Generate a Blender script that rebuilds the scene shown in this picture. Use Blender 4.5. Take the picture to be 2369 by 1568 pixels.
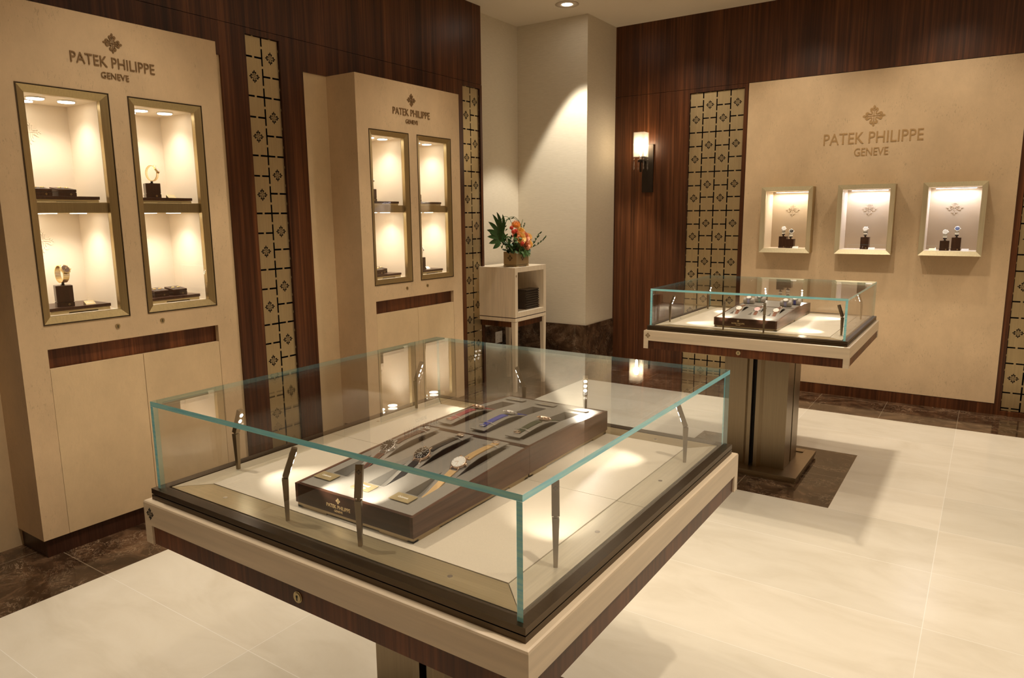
import bpy, bmesh, math, random
from mathutils import Vector, Matrix
random.seed(7)
S = bpy.context.scene
for o in list(bpy.data.objects): bpy.data.objects.remove(o)
COL = S.collection
PI = math.pi
# ------------------------------------------------------------------ camera
yaw, pit, rol = math.radians(34.1069), math.radians(9.6687), math.radians(-0.5582)
fw = Vector((-math.sin(yaw)*math.cos(pit), math.cos(yaw)*math.cos(pit), -math.sin(pit)))
ri = Vector((math.cos(yaw), math.sin(yaw), 0)); up = ri.cross(fw)
r_ = ri*math.cos(rol)+up*math.sin(rol); u_ = -ri*math.sin(rol)+up*math.cos(rol)
cd = bpy.data.cameras.new('camera'); cam = bpy.data.objects.new('camera', cd); COL.objects.link(cam)
M = Matrix((r_, u_, -fw)).transposed().to_4x4(); M.translation = Vector((0, 0, 1.65)); cam.matrix_world = M
cd.sensor_width = 36; cd.lens = 36*1632.15/2369; cd.shift_x = 4.39/2369; cd.shift_y = -6.77/2369; cd.clip_start = .05
S.camera = cam
# ------------------------------------------------------------------ world, exposure, lights
w = bpy.data.worlds.new('world'); S.world = w; w.use_nodes = True
w.node_tree.nodes['Background'].inputs[0].default_value = (1, .87, .72, 1); w.node_tree.nodes['Background'].inputs[1].default_value = .3
S.view_settings.view_transform = 'Standard'; S.view_settings.look = 'None'; S.view_settings.gamma = 1; S.view_settings.exposure = 0.2
WARM = (1, .85, .66)
def spot(loc, to, power, ang=80, blend=.6, rad=.04, col=WARM, name='downlight_beam'):
    l = bpy.data.lights.new(name, 'SPOT'); l.energy = power; l.spot_size = math.radians(ang); l.spot_blend = blend
    l.shadow_soft_size = rad; l.color = col
    o = bpy.data.objects.new(name, l); COL.objects.link(o); o.location = loc
    o.rotation_euler = (Vector(to)-Vector(loc)).to_track_quat('-Z', 'Y').to_euler(); return o
def area(loc, to, power, sx, sy, col=WARM, name='ambient_fill', spread=180):
    l = bpy.data.lights.new(name, 'AREA'); l.shape = 'RECTANGLE'; l.size = sx; l.size_y = sy; l.energy = power; l.color = col
    l.spread = math.radians(spread)
    o = bpy.data.objects.new(name, l); COL.objects.link(o); o.location = loc
    o.rotation_euler = (Vector(to)-Vector(loc)).to_track_quat('-Z', 'Y').to_euler(); return o
CZ = 3.5158
T1 = (-1.1735, 1.4951); T2 = (-1.1711, 4.7046)
DOWN = [((-1.0, 4.93), 200, 95), ((-1.3, 4.6), 20, 95), ((-1.1, 1.55), 18, 100), ((0.9, 5.0), 62, 100), ((0.5, 2.9), 72, 100), ((-2.45, 3.1), 85, 90), ((-2.3, 1.1), 110, 80), ((.3, 1.2), 135, 90), ((-1.9, -.3), 30, 80)]
for (x, y), p, a in DOWN: spot((x, y, CZ-.03), (x, y, 0), p, a, .5, .035)
for (x, y, tx, ty, p) in [(-2.7, 1.98, -3.75, 1.98, 46), (-2.7, 4.2, -3.75, 4.2, 44), (-2.6, 6.0, -2.6, 6.87, 44), (-1.5, 6.0, -1.5, 6.87, 42), (-.4, 6.0, -.4, 6.87, 42), (.9, 6.0, .9, 6.87, 36)]:
    spot((x, y, CZ-.03), (tx, ty, .9 if x == -2.7 else 1.45), p, 72 if x == -2.7 else 90, .9, .06)
spot((-3.33, 5.88, CZ-.045), (-3.33, 5.93, 0), 190, 62, .25, .03, (1, .93, .80))
area((-.6, 2.6, CZ-.02), (-.6, 2.6, 0), 26, 4.5, 6.5)  # broad unseen fill added under the ceiling for ambient light

# ------------------------------------------------------------------ materials
def mat(name, col=(.8, .8, .8), rough=.5, metal=0, spec=.5, **kw):
    m = bpy.data.materials.new(name); m.use_nodes = True; b = m.node_tree.nodes['Principled BSDF']
    b.inputs['Base Color'].default_value = (*col, 1); b.inputs['Roughness'].default_value = rough; b.inputs['Metallic'].default_value = metal
    b.inputs['Specular IOR Level'].default_value = spec
    for k, v in kw.items():
        b.inputs[k.replace('_', ' ')].default_value = v
    return m
def nodes(m):
    nt = m.node_tree; b = nt.nodes['Principled BSDF']
    def N(t, **kw):
        n = nt.nodes.new(t)
        for k, v in kw.items():
            if k in n.inputs: n.inputs[k].default_value = v
            else: setattr(n, k, v)
        return n
    return nt, b, N
def pos(nt, N, sc=(1, 1, 1), loc=(0, 0, 0), obj=False):
    if obj: t = N('ShaderNodeTexCoord'); src = t.outputs['Object']
    else: t = N('ShaderNodeNewGeometry'); src = t.outputs['Position']
    mp = N('ShaderNodeMapping'); mp.inputs['Scale'].default_value = sc; mp.inputs['Location'].default_value = loc
    nt.links.new(src, mp.inputs[0]); return mp.outputs[0]
def ramp(nt, N, fac, stops):
    r = N('ShaderNodeValToRGB'); e = r.color_ramp.elements
    while len(e) < len(stops): e.new(.5)
    for i, (p, c) in enumerate(stops): e[i].position = p; e[i].color = (*c, 1)
    nt.links.new(fac, r.inputs[0]); return r.outputs[0]
def bump(nt, N, b, h, st=.2, d=.002):
    n = N('ShaderNodeBump'); n.inputs['Strength'].default_value = st; n.inputs['Distance'].default_value = d
    nt.links.new(h, n.inputs['Height']); nt.links.new(n.outputs[0], b.inputs['Normal'])
def mixc(nt, N, fac, a, b_, mode='MIX'):
    n = N('ShaderNodeMix', data_type='RGBA', blend_type=mode)
    for s, v in ((n.inputs[0], fac), (n.inputs[6], a), (n.inputs[7], b_)):
        if hasattr(v, 'links'): nt.links.new(v, s)
        elif isinstance(v, tuple): s.default_value = (*v, 1)
        else: s.default_value = v
    return n.outputs[2]
def math_(nt, N, op, a, b_=None):
    n = N('ShaderNodeMath', operation=op)
    for i, v in enumerate((a, b_)):
        if v is None: continue
        if hasattr(v, 'links'): nt.links.new(v, n.inputs[i])
        else: n.inputs[i].default_value = v
    return n.outputs[0]
def wood(name, dark, mid, lite, axis='z', scale=1, rough=.3, obj=False, bands=True):
    m = mat(name, mid, rough, 0, .32); nt, b, N = nodes(m)
    f, g = 46*scale, .9*scale
    sc = {'z': (f, f, g), 'y': (f, g, f), 'x': (g, f, f)}[axis]
    n1 = N('ShaderNodeTexNoise', Scale=1.0, Detail=5.0, Roughness=.65); nt.links.new(pos(nt, N, sc, obj=obj), n1.inputs[0])
    sc2 = tuple(v*.13 if v > g else v*.3 for v in sc)
    n2 = N('ShaderNodeTexNoise', Scale=1.0, Detail=2.0); nt.links.new(pos(nt, N, sc2, (3, 1, 2), obj=obj), n2.inputs[0])
    c1 = ramp(nt, N, n1.outputs[0], [(.3, dark), (.52, mid), (.75, lite)])
    c2 = ramp(nt, N, n2.outputs[0], [(.35, (.6, .55, .52)), (.65, (1.25, 1.2, 1.15))])
    nt.links.new(mixc(nt, N, 1.0 if bands else .4, c1, c2, 'MULTIPLY'), b.inputs['Base Color'])
    bump(nt, N, b, n1.outputs[0], .05, .001); return m
M_WOOD = wood('rosewood_veneer', (.032, .011, .004), (.085, .029, .010), (.17, .062, .022), rough=.36)
M_BAND = wood('rosewood_band', (.06, .019, .007), (.125, .042, .015), (.20, .072, .026), rough=.35, scale=1.6)
M_TRAYW = wood('tray_wood', (.025, .011, .007), (.045, .020, .012), (.08, .038, .022), axis='x', scale=1.6, rough=.3, bands=False)
M_TRAYLIT = wood('tray_side_lit_wood', (.055, .027, .018), (.11, .056, .037), (.17, .095, .065), axis='y', scale=1.6, rough=.3, bands=False)  # same tray wood, lighter: light reflected off the sides is put into the colour
M_BLOCK = wood('stand_wood', (.03, .012, .007), (.055, .022, .013), (.08, .034, .02), scale=2.5, bands=False)
def plaster(name, col, pit_=.5, rough=.55):
    m = mat(name, col, rough); nt, b, N = nodes(m)
    n1 = N('ShaderNodeTexNoise', Scale=3.2, Detail=9.0, Roughness=.72); nt.links.new(pos(nt, N, (1, 1, .7)), n1.inputs[0])
    n2 = N('ShaderNodeTexNoise', Scale=1.0, Detail=4.0, Roughness=.7); nt.links.new(pos(nt, N, (110, 110, 38)), n2.inputs[0])
    n3 = N('ShaderNodeTexNoise', Scale=5.0, Detail=2.0); nt.links.new(pos(nt, N), n3.inputs[0])
    base = ramp(nt, N, n1.outputs[0], [(.34, tuple(c*.89 for c in col)), (.66, tuple(min(1, c*1.08) for c in col))])
    pits = math_(nt, N, 'MULTIPLY', ramp(nt, N, n2.outputs[0], [(.58, (0, 0, 0)), (.66, (1, 1, 1))]), ramp(nt, N, n3.outputs[0], [(.42, (0, 0, 0)), (.6, (1, 1, 1))]))
    pits = math_(nt, N, 'MULTIPLY', pits, pit_)
    nt.links.new(mixc(nt, N, pits, base, tuple(c*.5 for c in col)), b.inputs['Base Color'])
    bump(nt, N, b, n2.outputs[0], .25, .002); return m
M_PLAS = plaster('polished_plaster', (.62, .455, .28))
M_PLAS2 = plaster('plain_plaster', (.64, .48, .29), .15)
M_PAPER = mat('woven_wallpaper', (.66, .55, .39), .7)
nt, b, N = nodes(M_PAPER)
n = N('ShaderNodeTexNoise', Scale=1.0, Detail=3.0); nt.links.new(pos(nt, N, (18, 18, 420)), n.inputs[0])
nt.links.new(ramp(nt, N, n.outputs[0], [(.3, (.60, .525, .40)), (.7, (.68, .60, .47))]), b.inputs['Base Color']); bump(nt, N, b, n.outputs[0], .1, .001)
M_CEIL = mat('ceiling_paint', (.66, .57, .44), .8)
def maple(name, col, sc=(3, 3, 60)):
    m = mat(name, col, .28); nt, b, N = nodes(m)
    n = N('ShaderNodeTexNoise', Scale=1.0, Detail=4.0); nt.links.new(pos(nt, N, sc, obj=True), n.inputs[0])
    nt.links.new(ramp(nt, N, n.outputs[0], [(.3, tuple(c*.9 for c in col)), (.7, tuple(min(1, c*1.06) for c in col))]), b.inputs['Base Color']); return m
M_MAPLE = maple('lacquered_maple', (.72, .60, .45)); M_MAPLEV = maple('vertical_grain_maple', (.78, .66, .50), (60, 60, 3))
def metal(name, col, rough=.32, axis=None, met=1):
    m = mat(name, col, rough, met); nt, b, N = nodes(m)
    f = {'x': (4, 160, 160), 'y': (160, 4, 160), 'z': (160, 160, 4), None: (60, 60, 60)}[axis]
    n = N('ShaderNodeTexNoise', Scale=1.0, Detail=4.0); nt.links.new(pos(nt, N, f, obj=True), n.inputs[0])
    nt.links.new(ramp(nt, N, n.outputs[0], [(.3, tuple(c*.92 for c in col)), (.7, tuple(min(1, c*1.06) for c in col))]), b.inputs['Base Color'])
    nt.links.new(ramp(nt, N, n.outputs[0], [(.3, (rough*.92,)*3), (.7, (rough*1.1,)*3)]), b.inputs['Roughness']); return m
M_BRZ = metal('brushed_bronze', (.29, .23, .155), .34, 'z')
M_BRZX = metal('brushed_bronze_x', (.36, .28, .17), .36, 'x')
M_BRZY = metal('brushed_bronze_y', (.36, .28, .17), .36, 'y')
M_DECKX = metal('deck_sheen_bronze_x', (.56, .46, .28), .34, 'x', .75); M_DECKY = metal('deck_sheen_bronze_y', (.66, .59, .45), .38, 'y', .4)  # bright reflections on the deck border are put into paler base colours
M_GILT = mat('gilt_lettering', (.85, .65, .34), .4, .35); M_CLEARP = mat('clear_plastic', (.5, .47, .42), .15, 0, .5, Alpha=.45)
M_DARKBRZ = metal('dark_bronze', (.125, .092, .06), .38, 'x')
M_FRAME = metal('window_frame_bronze', (.46, .36, .19), .36, 'z')
M_FRAMEL = metal('light_frame_bronze', (.72, .64, .44), .42, 'z', .8)
M_SCREEN = metal('screen_metal', (.50, .39, .22), .42, 'z', .85)
M_GOLD = mat('gold', (.95, .74, .40), .24, 1)
M_ROSE = mat('rose_gold', (.96, .74, .58), .22, 1)
M_STEEL = mat('polished_steel', (.9, .9, .9), .2, 1)
M_LETTER = mat('bronze_lettering', (.22, .13, .055), .45, .3)
M_LETTER2 = mat('muted_bronze_lettering', (.42, .26, .11), .5, .1)
M_BLACK = mat('black', (.006, .005, .005), .5)
M_DKHOLE = mat('dark_cutout', (.008, .006, .005), .8, spec=.1)
M_LEATH = mat('cream_leather', (.74, .62, .47), .5)
M_TAUPE = mat('taupe_leather', (.25, .23, .2), .5)
M_TAUPED = mat('dark_taupe_suede', (.07, .055, .045), .7)
M_LINING = mat('niche_lining', (.78, .67, .52), .6)
M_LINTAU = mat('niche_lining_taupe', (.52, .41, .28), .6)
M_WHITE = mat('white', (.85, .83, .8), .5)
def noisy(m, sc, lo, hi):
    nt, b, N = nodes(m); n = N('ShaderNodeTexNoise', Scale=sc, Detail=3.0); nt.links.new(pos(nt, N, obj=True), n.inputs[0])
    nt.links.new(ramp(nt, N, n.outputs[0], [(.3, lo), (.7, hi)]), b.inputs['Base Color']); bump(nt, N, b, n.outputs[0], .1, .0005)
noisy(M_LEATH, 300, (.60, .535, .43), (.64, .57, .46)); noisy(M_TAUPE, 500, (.22, .20, .17), (.26, .24, .21))
def emit(name, col, st):
    m = bpy.data.materials.new(name); m.use_nodes = True; b = m.node_tree.nodes['Principled BSDF']
    b.inputs['Base Color'].default_value = (*col, 1); b.inputs['Emission Color'].default_value = (*col, 1); b.inputs['Emission Strength'].default_value = st; return m
M_LED = emit('led', (1, .93, .8), 30); M_LEDC = emit('cool_led', (.92, .93, 1), 14); M_LEDW = emit('warm_led', (1, .93, .8), 9)
def glassm(name, tint=(1, 1, 1), ior=1.5):
    m = bpy.data.materials.new(name); m.use_nodes = True; nt = m.node_tree; nt.nodes.clear()
    o = nt.nodes.new('ShaderNodeOutputMaterial'); mx = nt.nodes.new('ShaderNodeMixShader'); t = nt.nodes.new('ShaderNodeBsdfTransparent')
    g = nt.nodes.new('ShaderNodeBsdfGlossy'); f = nt.nodes.new('ShaderNodeFresnel'); f.inputs[0].default_value = ior
    # same air-side reflectance on both faces of a thin pane
    ge = nt.nodes.new('ShaderNodeNewGeometry'); iv = nt.nodes.new('ShaderNodeMix'); iv.data_type = 'FLOAT'
    nt.links.new(ge.outputs['Backfacing'], iv.inputs[0]); nt.links.new(iv.outputs[0], f.inputs[0]); iv.inputs[3].default_value = 1/ior; iv.inputs[2].default_value = ior
    t.inputs[0].default_value = (*tint, 1); g.inputs['Roughness'].default_value = 0.0
    nt.links.new(f.outputs[0], mx.inputs[0]); nt.links.new(t.outputs[0], mx.inputs[1]); nt.links.new(g.outputs[0], mx.inputs[2]); nt.links.new(mx.outputs[0], o.inputs[0]); return m
M_GLASS = glassm('clear_glass', (.99, .993, .99), 1.5)
M_EDGE = mat('teal_glass_edge', (.10, .42, .45), .12, 0, .8, Coat_Weight=.5)
nt, b, N = nodes(M_EDGE)
n = N('ShaderNodeTexNoise', Scale=1.0, Detail=2.0); nt.links.new(pos(nt, N, (9, 9, 120), obj=True), n.inputs[0])
nt.links.new(ramp(nt, N, n.outputs[0], [(.35, (.28, .80, 1)), (.6, (.45, .94, 1))]), b.inputs['Base Color'])
# an edge seen through the pane from inside is mostly clear
ge = N('ShaderNodeNewGeometry'); tr = N('ShaderNodeBsdfTransparent'); tr.inputs[0].default_value = (.75, .92, .93, 1); mx = N('ShaderNodeMixShader'); out = nt.nodes['Material Output']
nt.links.new(math_(nt, N, 'MULTIPLY', ge.outputs['Backfacing'], .8), mx.inputs[0]); nt.links.new(b.outputs[0], mx.inputs[1]); nt.links.new(tr.outputs[0], mx.inputs[2]); nt.links.new(mx.outputs[0], out.inputs[0])
M_CRYS = mat('crystal', (1, 1, 1), .05, 0, .5, Transmission_Weight=1.0, IOR=1.5)
def marble(name, cols, sc, vein):
    m = mat(name, cols[1], .09, 0, .5); nt, b, N = nodes(m); P = pos(nt, N)
    n1 = N('ShaderNodeTexNoise', Scale=sc, Detail=8.0, Roughness=.65, Distortion=1.2); nt.links.new(P, n1.inputs[0])
    n2 = N('ShaderNodeTexNoise', Scale=sc*.8, Detail=5.0, Roughness=.6, Distortion=.6); nt.links.new(pos(nt, N, (1, 1.6, 1), (4, 2, 1)), n2.inputs[0])
    v = N('ShaderNodeTexVoronoi', feature='DISTANCE_TO_EDGE', Scale=sc*2.2); 
    ad = N('ShaderNodeVectorMath', operation='MULTIPLY_ADD'); nt.links.new(n1.outputs['Color'], ad.inputs[0]); ad.inputs[1].default_value = (.55, .55, .55); nt.links.new(P, ad.inputs[2]); nt.links.new(ad.outputs[0], v.inputs[0])
    c = ramp(nt, N, n1.outputs[0], [(.3, cols[0]), (.5, cols[1]), (.72, cols[2])])
    fine = ramp(nt, N, v.outputs[0], [(.0, (1, 1, 1)), (.05, (0, 0, 0))])
    msk = ramp(nt, N, n2.outputs[0], [(.45, (0, 0, 0)), (.7, (1, 1, 1))])
    nt.links.new(mixc(nt, N, math_(nt, N, 'MULTIPLY', fine, msk), c, vein), b.inputs['Base Color']); return m
M_MARB = marble('brown_emperador_marble', ((.016, .008, .004), (.065, .035, .019), (.18, .105, .06)), 5.5, (.5, .37, .25))
def grout(m, px, ox, py, oy, wd, gcol, vary=True):
    nt, b, N = nodes(m); sp = N('ShaderNodeSeparateXYZ'); g = N('ShaderNodeNewGeometry'); nt.links.new(g.outputs['Position'], sp.inputs[0])
    ms = []; ids = []
    for ax, p_, o_ in ((0, px, ox), (1, py, oy)):
        t = math_(nt, N, 'DIVIDE', math_(nt, N, 'SUBTRACT', sp.outputs[ax], o_), p_)
        ids.append(math_(nt, N, 'FLOOR', t)); fr = math_(nt, N, 'FRACT', t)
        d = math_(nt, N, 'MINIMUM', fr, math_(nt, N, 'SUBTRACT', 1.0, fr)); ms.append(math_(nt, N, 'LESS_THAN', math_(nt, N, 'MULTIPLY', d, p_), wd))
    mk = math_(nt, N, 'MAXIMUM', ms[0], ms[1])
    src = b.inputs['Base Color'].links[0].from_socket
    cb = N('ShaderNodeCombineXYZ'); nt.links.new(ids[0], cb.inputs[0]); nt.links.new(ids[1], cb.inputs[1])
    wn = N('ShaderNodeTexWhiteNoise'); nt.links.new(cb.outputs[0], wn.inputs[0])
    tone = ramp(nt, N, wn.outputs[0], [(0, (.93, .93, .92)), (1, (1.04, 1.03, 1.02))])
    src = mixc(nt, N, 1.0, src, tone, 'MULTIPLY')
    nt.links.new(mixc(nt, N, mk, src, gcol), b.inputs['Base Color'])
M_FLOORM = marble('brown_floor_marble', ((.016, .008, .004), (.065, .035, .019), (.18, .105, .06)), 5.5, (.5, .37, .25))
grout(M_FLOORM, .5379, -.0945, 1.058, 1.487, .0022, (.22, .17, .12))
M_FLOOR = mat('cream_marble_tile', (.75, .6, .4), .22, 0, .3)
nt, b, N = nodes(M_FLOOR)
n1 = N('ShaderNodeTexNoise', Scale=2.0, Detail=7.0, Roughness=.6, Distortion=.8); nt.links.new(pos(nt, N, (1, 2.4, 1)), n1.inputs[0])
nt.links.new(ramp(nt, N, n1.outputs[0], [(.3, (.68, .635, .535)), (.5, (.74, .70, .605)), (.75, (.79, .755, .665))]), b.inputs['Base Color'])
grout(M_FLOOR, 1.0757, -.0945, .529, 1.487-.529*3, .0014, (.86, .84, .78))
# ------------------------------------------------------------------ mesh helpers
class MB:
    def __init__(s): s.v = []; s.f = []; s.m = []; s.sm = []
    def add(s, vs, fs, mi=0, smooth=False):
        o = len(s.v); s.v += [tuple(v) for v in vs]
        for f in fs: s.f.append([i+o for i in f]); s.m.append(mi); s.sm.append(smooth)
        return s
    def box(s, x0, x1, y0, y1, z0, z1, mi=0):
        if x0 > x1: x0, x1 = x1, x0
        if y0 > y1: y0, y1 = y1, y0
        if z0 > z1: z0, z1 = z1, z0
        vs = [(x, y, z) for z in (z0, z1) for y in (y0, y1) for x in (x0, x1)]
        return s.add(vs, [(0, 2, 3, 1), (4, 5, 7, 6), (0, 1, 5, 4), (2, 6, 7, 3), (0, 4, 6, 2), (1, 3, 7, 5)], mi)
    def prism(s, pts, fn, d0, d1, mi=0):
        n = len(pts); a = sum(pts[i][0]*pts[(i+1) % n][1]-pts[(i+1) % n][0]*pts[i][1] for i in range(n))
        if a < 0: pts = pts[::-1]
        vs = [fn(p[0], p[1], d0) for p in pts]+[fn(p[0], p[1], d1) for p in pts]
        fs = [tuple(range(n))[::-1], tuple(range(n, 2*n))]+[(i, (i+1) % n, n+(i+1) % n, n+i) for i in range(n)]
        return s.add(vs, fs, mi)
    def cyl(s, c, r, h, axis='z', n=24, mi=0, r2=None, smooth=True):
        r2 = r if r2 is None else r2; c = Vector(c)
        ax = {'x': (Vector((0, 1, 0)), Vector((0, 0, 1)), Vector((1, 0, 0))), 'y': (Vector((0, 0, 1)), Vector((1, 0, 0)), Vector((0, 1, 0))), 'z': (Vector((1, 0, 0)), Vector((0, 1, 0)), Vector((0, 0, 1)))}[axis] if isinstance(axis, str) else axis
        vs = []
        for k, (rr, hh) in enumerate(((r, 0), (r2, h))):
            for i in range(n):
                t = 2*PI*i/n; vs.append(c+ax[0]*math.cos(t)*rr+ax[1]*math.sin(t)*rr+ax[2]*hh)
        o = len(s.v); s.v += [tuple(v) for v in vs]
        for i in range(n): s.f.append([o+i, o+(i+1) % n, o+n+(i+1) % n, o+n+i]); s.m.append(mi); s.sm.append(smooth)
        s.f.append([o+i for i in range(n)][::-1]); s.m.append(mi); s.sm.append(False)
        s.f.append([o+n+i for i in range(n)]); s.m.append(mi); s.sm.append(False); return s
    def lathe(s, prof, c=(0, 0, 0), n=20, mi=0, mtx=None):
        vs = []; k = len(prof)
        for i in range(n):
            t = 2*PI*i/n
            for r, z in prof:
                p = Vector((r*math.cos(t), r*math.sin(t), z))
                if mtx: p = mtx @ p
                vs.append(p+Vector(c))
        fs = [(i*k+j, ((i+1) % n)*k+j, ((i+1) % n)*k+j+1, i*k+j+1) for i in range(n) for j in range(k-1)]
        return s.add(vs, fs, mi, True)
    def tube(s, pts, r, n=8, mi=0, cap=True):
        pts = [Vector(p) for p in pts]; R = r if isinstance(r, (list, tuple)) else [r]*len(pts); rings = []
        ref = Vector((0, 0, 1))
        for i, p in enumerate(pts):
            t = (pts[min(i+1, len(pts)-1)]-pts[max(i-1, 0)]).normalized()
            a = t.cross(ref)
            if a.length < 1e-3: a = t.cross(Vector((1, 0, 0)))
            a.normalize(); b2 = t.cross(a)
            rings.append([p+(a*math.cos(2*PI*k/n)+b2*math.sin(2*PI*k/n))*R[i] for k in range(n)])
        vs = [v for rg in rings for v in rg]
        fs = [(i*n+k, i*n+(k+1) % n, (i+1)*n+(k+1) % n, (i+1)*n+k) for i in range(len(pts)-1) for k in range(n)]
        s.add(vs, fs, mi, True)
        if cap: s.add(rings[0], [tuple(range(n))[::-1]], mi); s.add(rings[-1], [tuple(range(n))], mi)
        return s
    def ribbon(s, path, wv, w_, th, mi=0, up_=None, taper=None):
        """flat strip along path (list of points), wv = unit width vector"""
        path = [Vector(p) for p in path]; wv = Vector(wv); rings = []
        for i, p in enumerate(path):
            t = (path[min(i+1, len(path)-1)]-path[max(i-1, 0)]).normalized(); nn = wv.cross(t).normalized()
            ww = w_*(taper(i/(len(path)-1)) if taper else 1)/2
            rings.append([p-wv*ww-nn*th/2, p+wv*ww-nn*th/2, p+wv*ww+nn*th/2, p-wv*ww+nn*th/2])
        vs = [v for rg in rings for v in rg]
        fs = [(i*4+k, i*4+(k+1) % 4, (i+1)*4+(k+1) % 4, (i+1)*4+k) for i in range(len(path)-1) for k in range(4)]
        fs += [(3, 2, 1, 0), tuple(4*(len(path)-1)+k for k in range(4))]
        return s.add(vs, fs, mi)
    def build(s, name, mats, parent=None, org=(0, 0, 0), bev=0, seg=2, fix=True):
        me = bpy.data.meshes.new(name); ox, oy, oz = org
        me.from_pydata([(v[0]-ox, v[1]-oy, v[2]-oz) for v in s.v], [], s.f)
        for m in (mats if isinstance(mats, (list, tuple)) else [mats]): me.materials.append(m)
        for p, mi, sm in zip(me.polygons, s.m, s.sm): p.material_index = mi; p.use_smooth = sm
        if fix:
            bm = bmesh.new(); bm.from_mesh(me); bmesh.ops.recalc_face_normals(bm, faces=bm.faces); bm.to_mesh(me); bm.free()
        o = bpy.data.objects.new(name, me); COL.objects.link(o)
        if parent: o.parent = parent
        elif org != (0, 0, 0): o.location = org
        if bev:
            md = o.modifiers.new('bevel', 'BEVEL'); md.width = bev; md.segments = seg; md.limit_method = 'ANGLE'; md.angle_limit = .6
        return o
def tag(o, label=None, cat=None, group=None, kind=None):
    if label: o['label'] = label
    if cat: o['category'] = cat
    if group: o['group'] = group
    if kind: o['kind'] = kind
    return o
def thing(name, label, cat, loc=(0, 0, 0), rz=0, group=None):
    o = bpy.data.objects.new(name, None); COL.objects.link(o); o.location = loc; o.rotation_euler = (0, 0, rz); o.empty_display_size = .05
    return tag(o, label, cat, group)
def struct(o): o['kind'] = 'structure'; return o
def dup(o, loc, rz, label, parent=None):
    def cp(x, par):
        c = x.copy(); COL.objects.link(c)
        if par: c.parent = par
        for ch in list(x.children): cp(ch, c)
        return c
    r = cp(o, parent); r.location = loc; r.rotation_euler = (0, 0, rz); r['label'] = label; return r
def place(x, p, label): x.location = p; x['label'] = label; return x
def cells(u0, u1, v0, v1, holes):
    us = sorted({u0, u1, *[h[0] for h in holes], *[h[1] for h in holes]}); vs = sorted({v0, v1, *[h[2] for h in holes], *[h[3] for h in holes]})
    us = [u for u in us if u0 <= u <= u1]; vs = [v for v in vs if v0 <= v <= v1]
    for a, b2 in zip(us, us[1:]):
        run = None
        for c, d in zip(vs, vs[1:]):
            mu, mv = (a+b2)/2, (c+d)/2
            if any(h[0] < mu < h[1] and h[2] < mv < h[3] for h in holes):
                if run: yield (a, b2, *run); run = None
            else: run = (run[0], d) if run else (c, d)
        if run: yield (a, b2, *run)
PET = [(.030, .66), (.10, .715), (.20, .75), (.31, .71), (.37, .61), (.345, .49), (.27, .41), (.215, .31), (.20, .20), (.165, .155), (.14, .17), (.135, .27), (.125, .36), (.17, .44), (.20, .50), (.175, .555), (.11, .54), (.06, .47), (.035, .50)]
BUD = [(0, .62), (.045, .69), (.105, .79), (.085, .90), (0, 1.0), (-.085, .90), (-.105, .79), (-.045, .69)]
BAR = .022
PLUS = [(BAR, BAR), (BAR, .48), (-BAR, .48), (-BAR, BAR), (-.48, BAR), (-.48, -BAR), (-BAR, -BAR), (-BAR, -.48), (BAR, -.48), (BAR, -BAR), (.48, -BAR), (.48, BAR)]
def emblem(mb, fn, cu, cv, R, d0, d1, mi=0, full=True):
    """four-armed fleur cross of half-size R; fn(u,v,d) -> xyz"""
    def P(pts): mb.prism([(cu+a*R, cv+b2*R) for a, b2 in pts], fn, d0, d1, mi)
    for k in range(4):
        c, s_ = [(1, 0), (0, 1), (-1, 0), (0, -1)][k]
        rot = lambda q: [(x*c-y*s_, x*s_+y*c) for x, y in q]
        P(rot(BUD)); P(rot(PET)); P(rot([(-x, y) for x, y in PET]))
    P(PLUS)
def text2d(txt, width, height, bold=0.0, shear=0, space=1.0):
    cu = bpy.data.curves.new('t', 'FONT'); cu.body = txt; cu.offset = bold; cu.shear = shear; cu.space_character = space; cu.resolution_u = 3
    o = bpy.data.objects.new('t', cu); COL.objects.link(o); dg = bpy.context.evaluated_depsgraph_get(); dg.update()
    me = bpy.data.meshes.new_from_object(o.evaluated_get(dg)); bpy.data.objects.remove(o)
    xs = [v.co.x for v in me.vertices]; ys = [v.co.y for v in me.vertices]
    sx = width/(max(xs)-min(xs)); sy = height/(max(ys)-min(ys)) if height else sx; cx, y0 = (max(xs)+min(xs))/2, min(ys)
    vs = [((v.co.x-cx)*sx, (v.co.y-y0)*sy) for v in me.vertices]; fs = [tuple(p.vertices) for p in me.polygons]
    bpy.data.meshes.remove(me); return vs, fs
TXT = {}
def lettering(mb, fn, txt, cu, v0, width, height, d0, d1, mi=0, **kw):
    k = (txt, width, height); 
    if k not in TXT: TXT[k] = text2d(txt, width, height, **kw)
    vs, fs = TXT[k]; n = len(vs)
    V = [fn(cu+a, v0+b2, d0) for a, b2 in vs]+[fn(cu+a, v0+b2, d1) for a, b2 in vs]
    edges = {}
    for f in fs:
        for i in range(len(f)):
            e = (f[i], f[(i+1) % len(f)]); edges[e] = 1
    F = [tuple(i+n for i in f) for f in fs]+[tuple(f)[::-1] for f in fs]
    F += [(a, b2, b2+n, a+n) for (a, b2) in edges if (b2, a) not in edges]
    mb.add(V, F, mi)
def sign(mb, fn, cu, zs, R, we, w1, z1, h1, w2, z2, h2, d0, d1, mi=0):
    emblem(mb, fn, cu, zs, R, d0, d1, mi)
    lettering(mb, fn, 'PATEK PHILIPPE', cu, z1, w1, h1, d0, d1, mi); lettering(mb, fn, 'GENEVE', cu, z2, w2, h2, d0, d1, mi)

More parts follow.
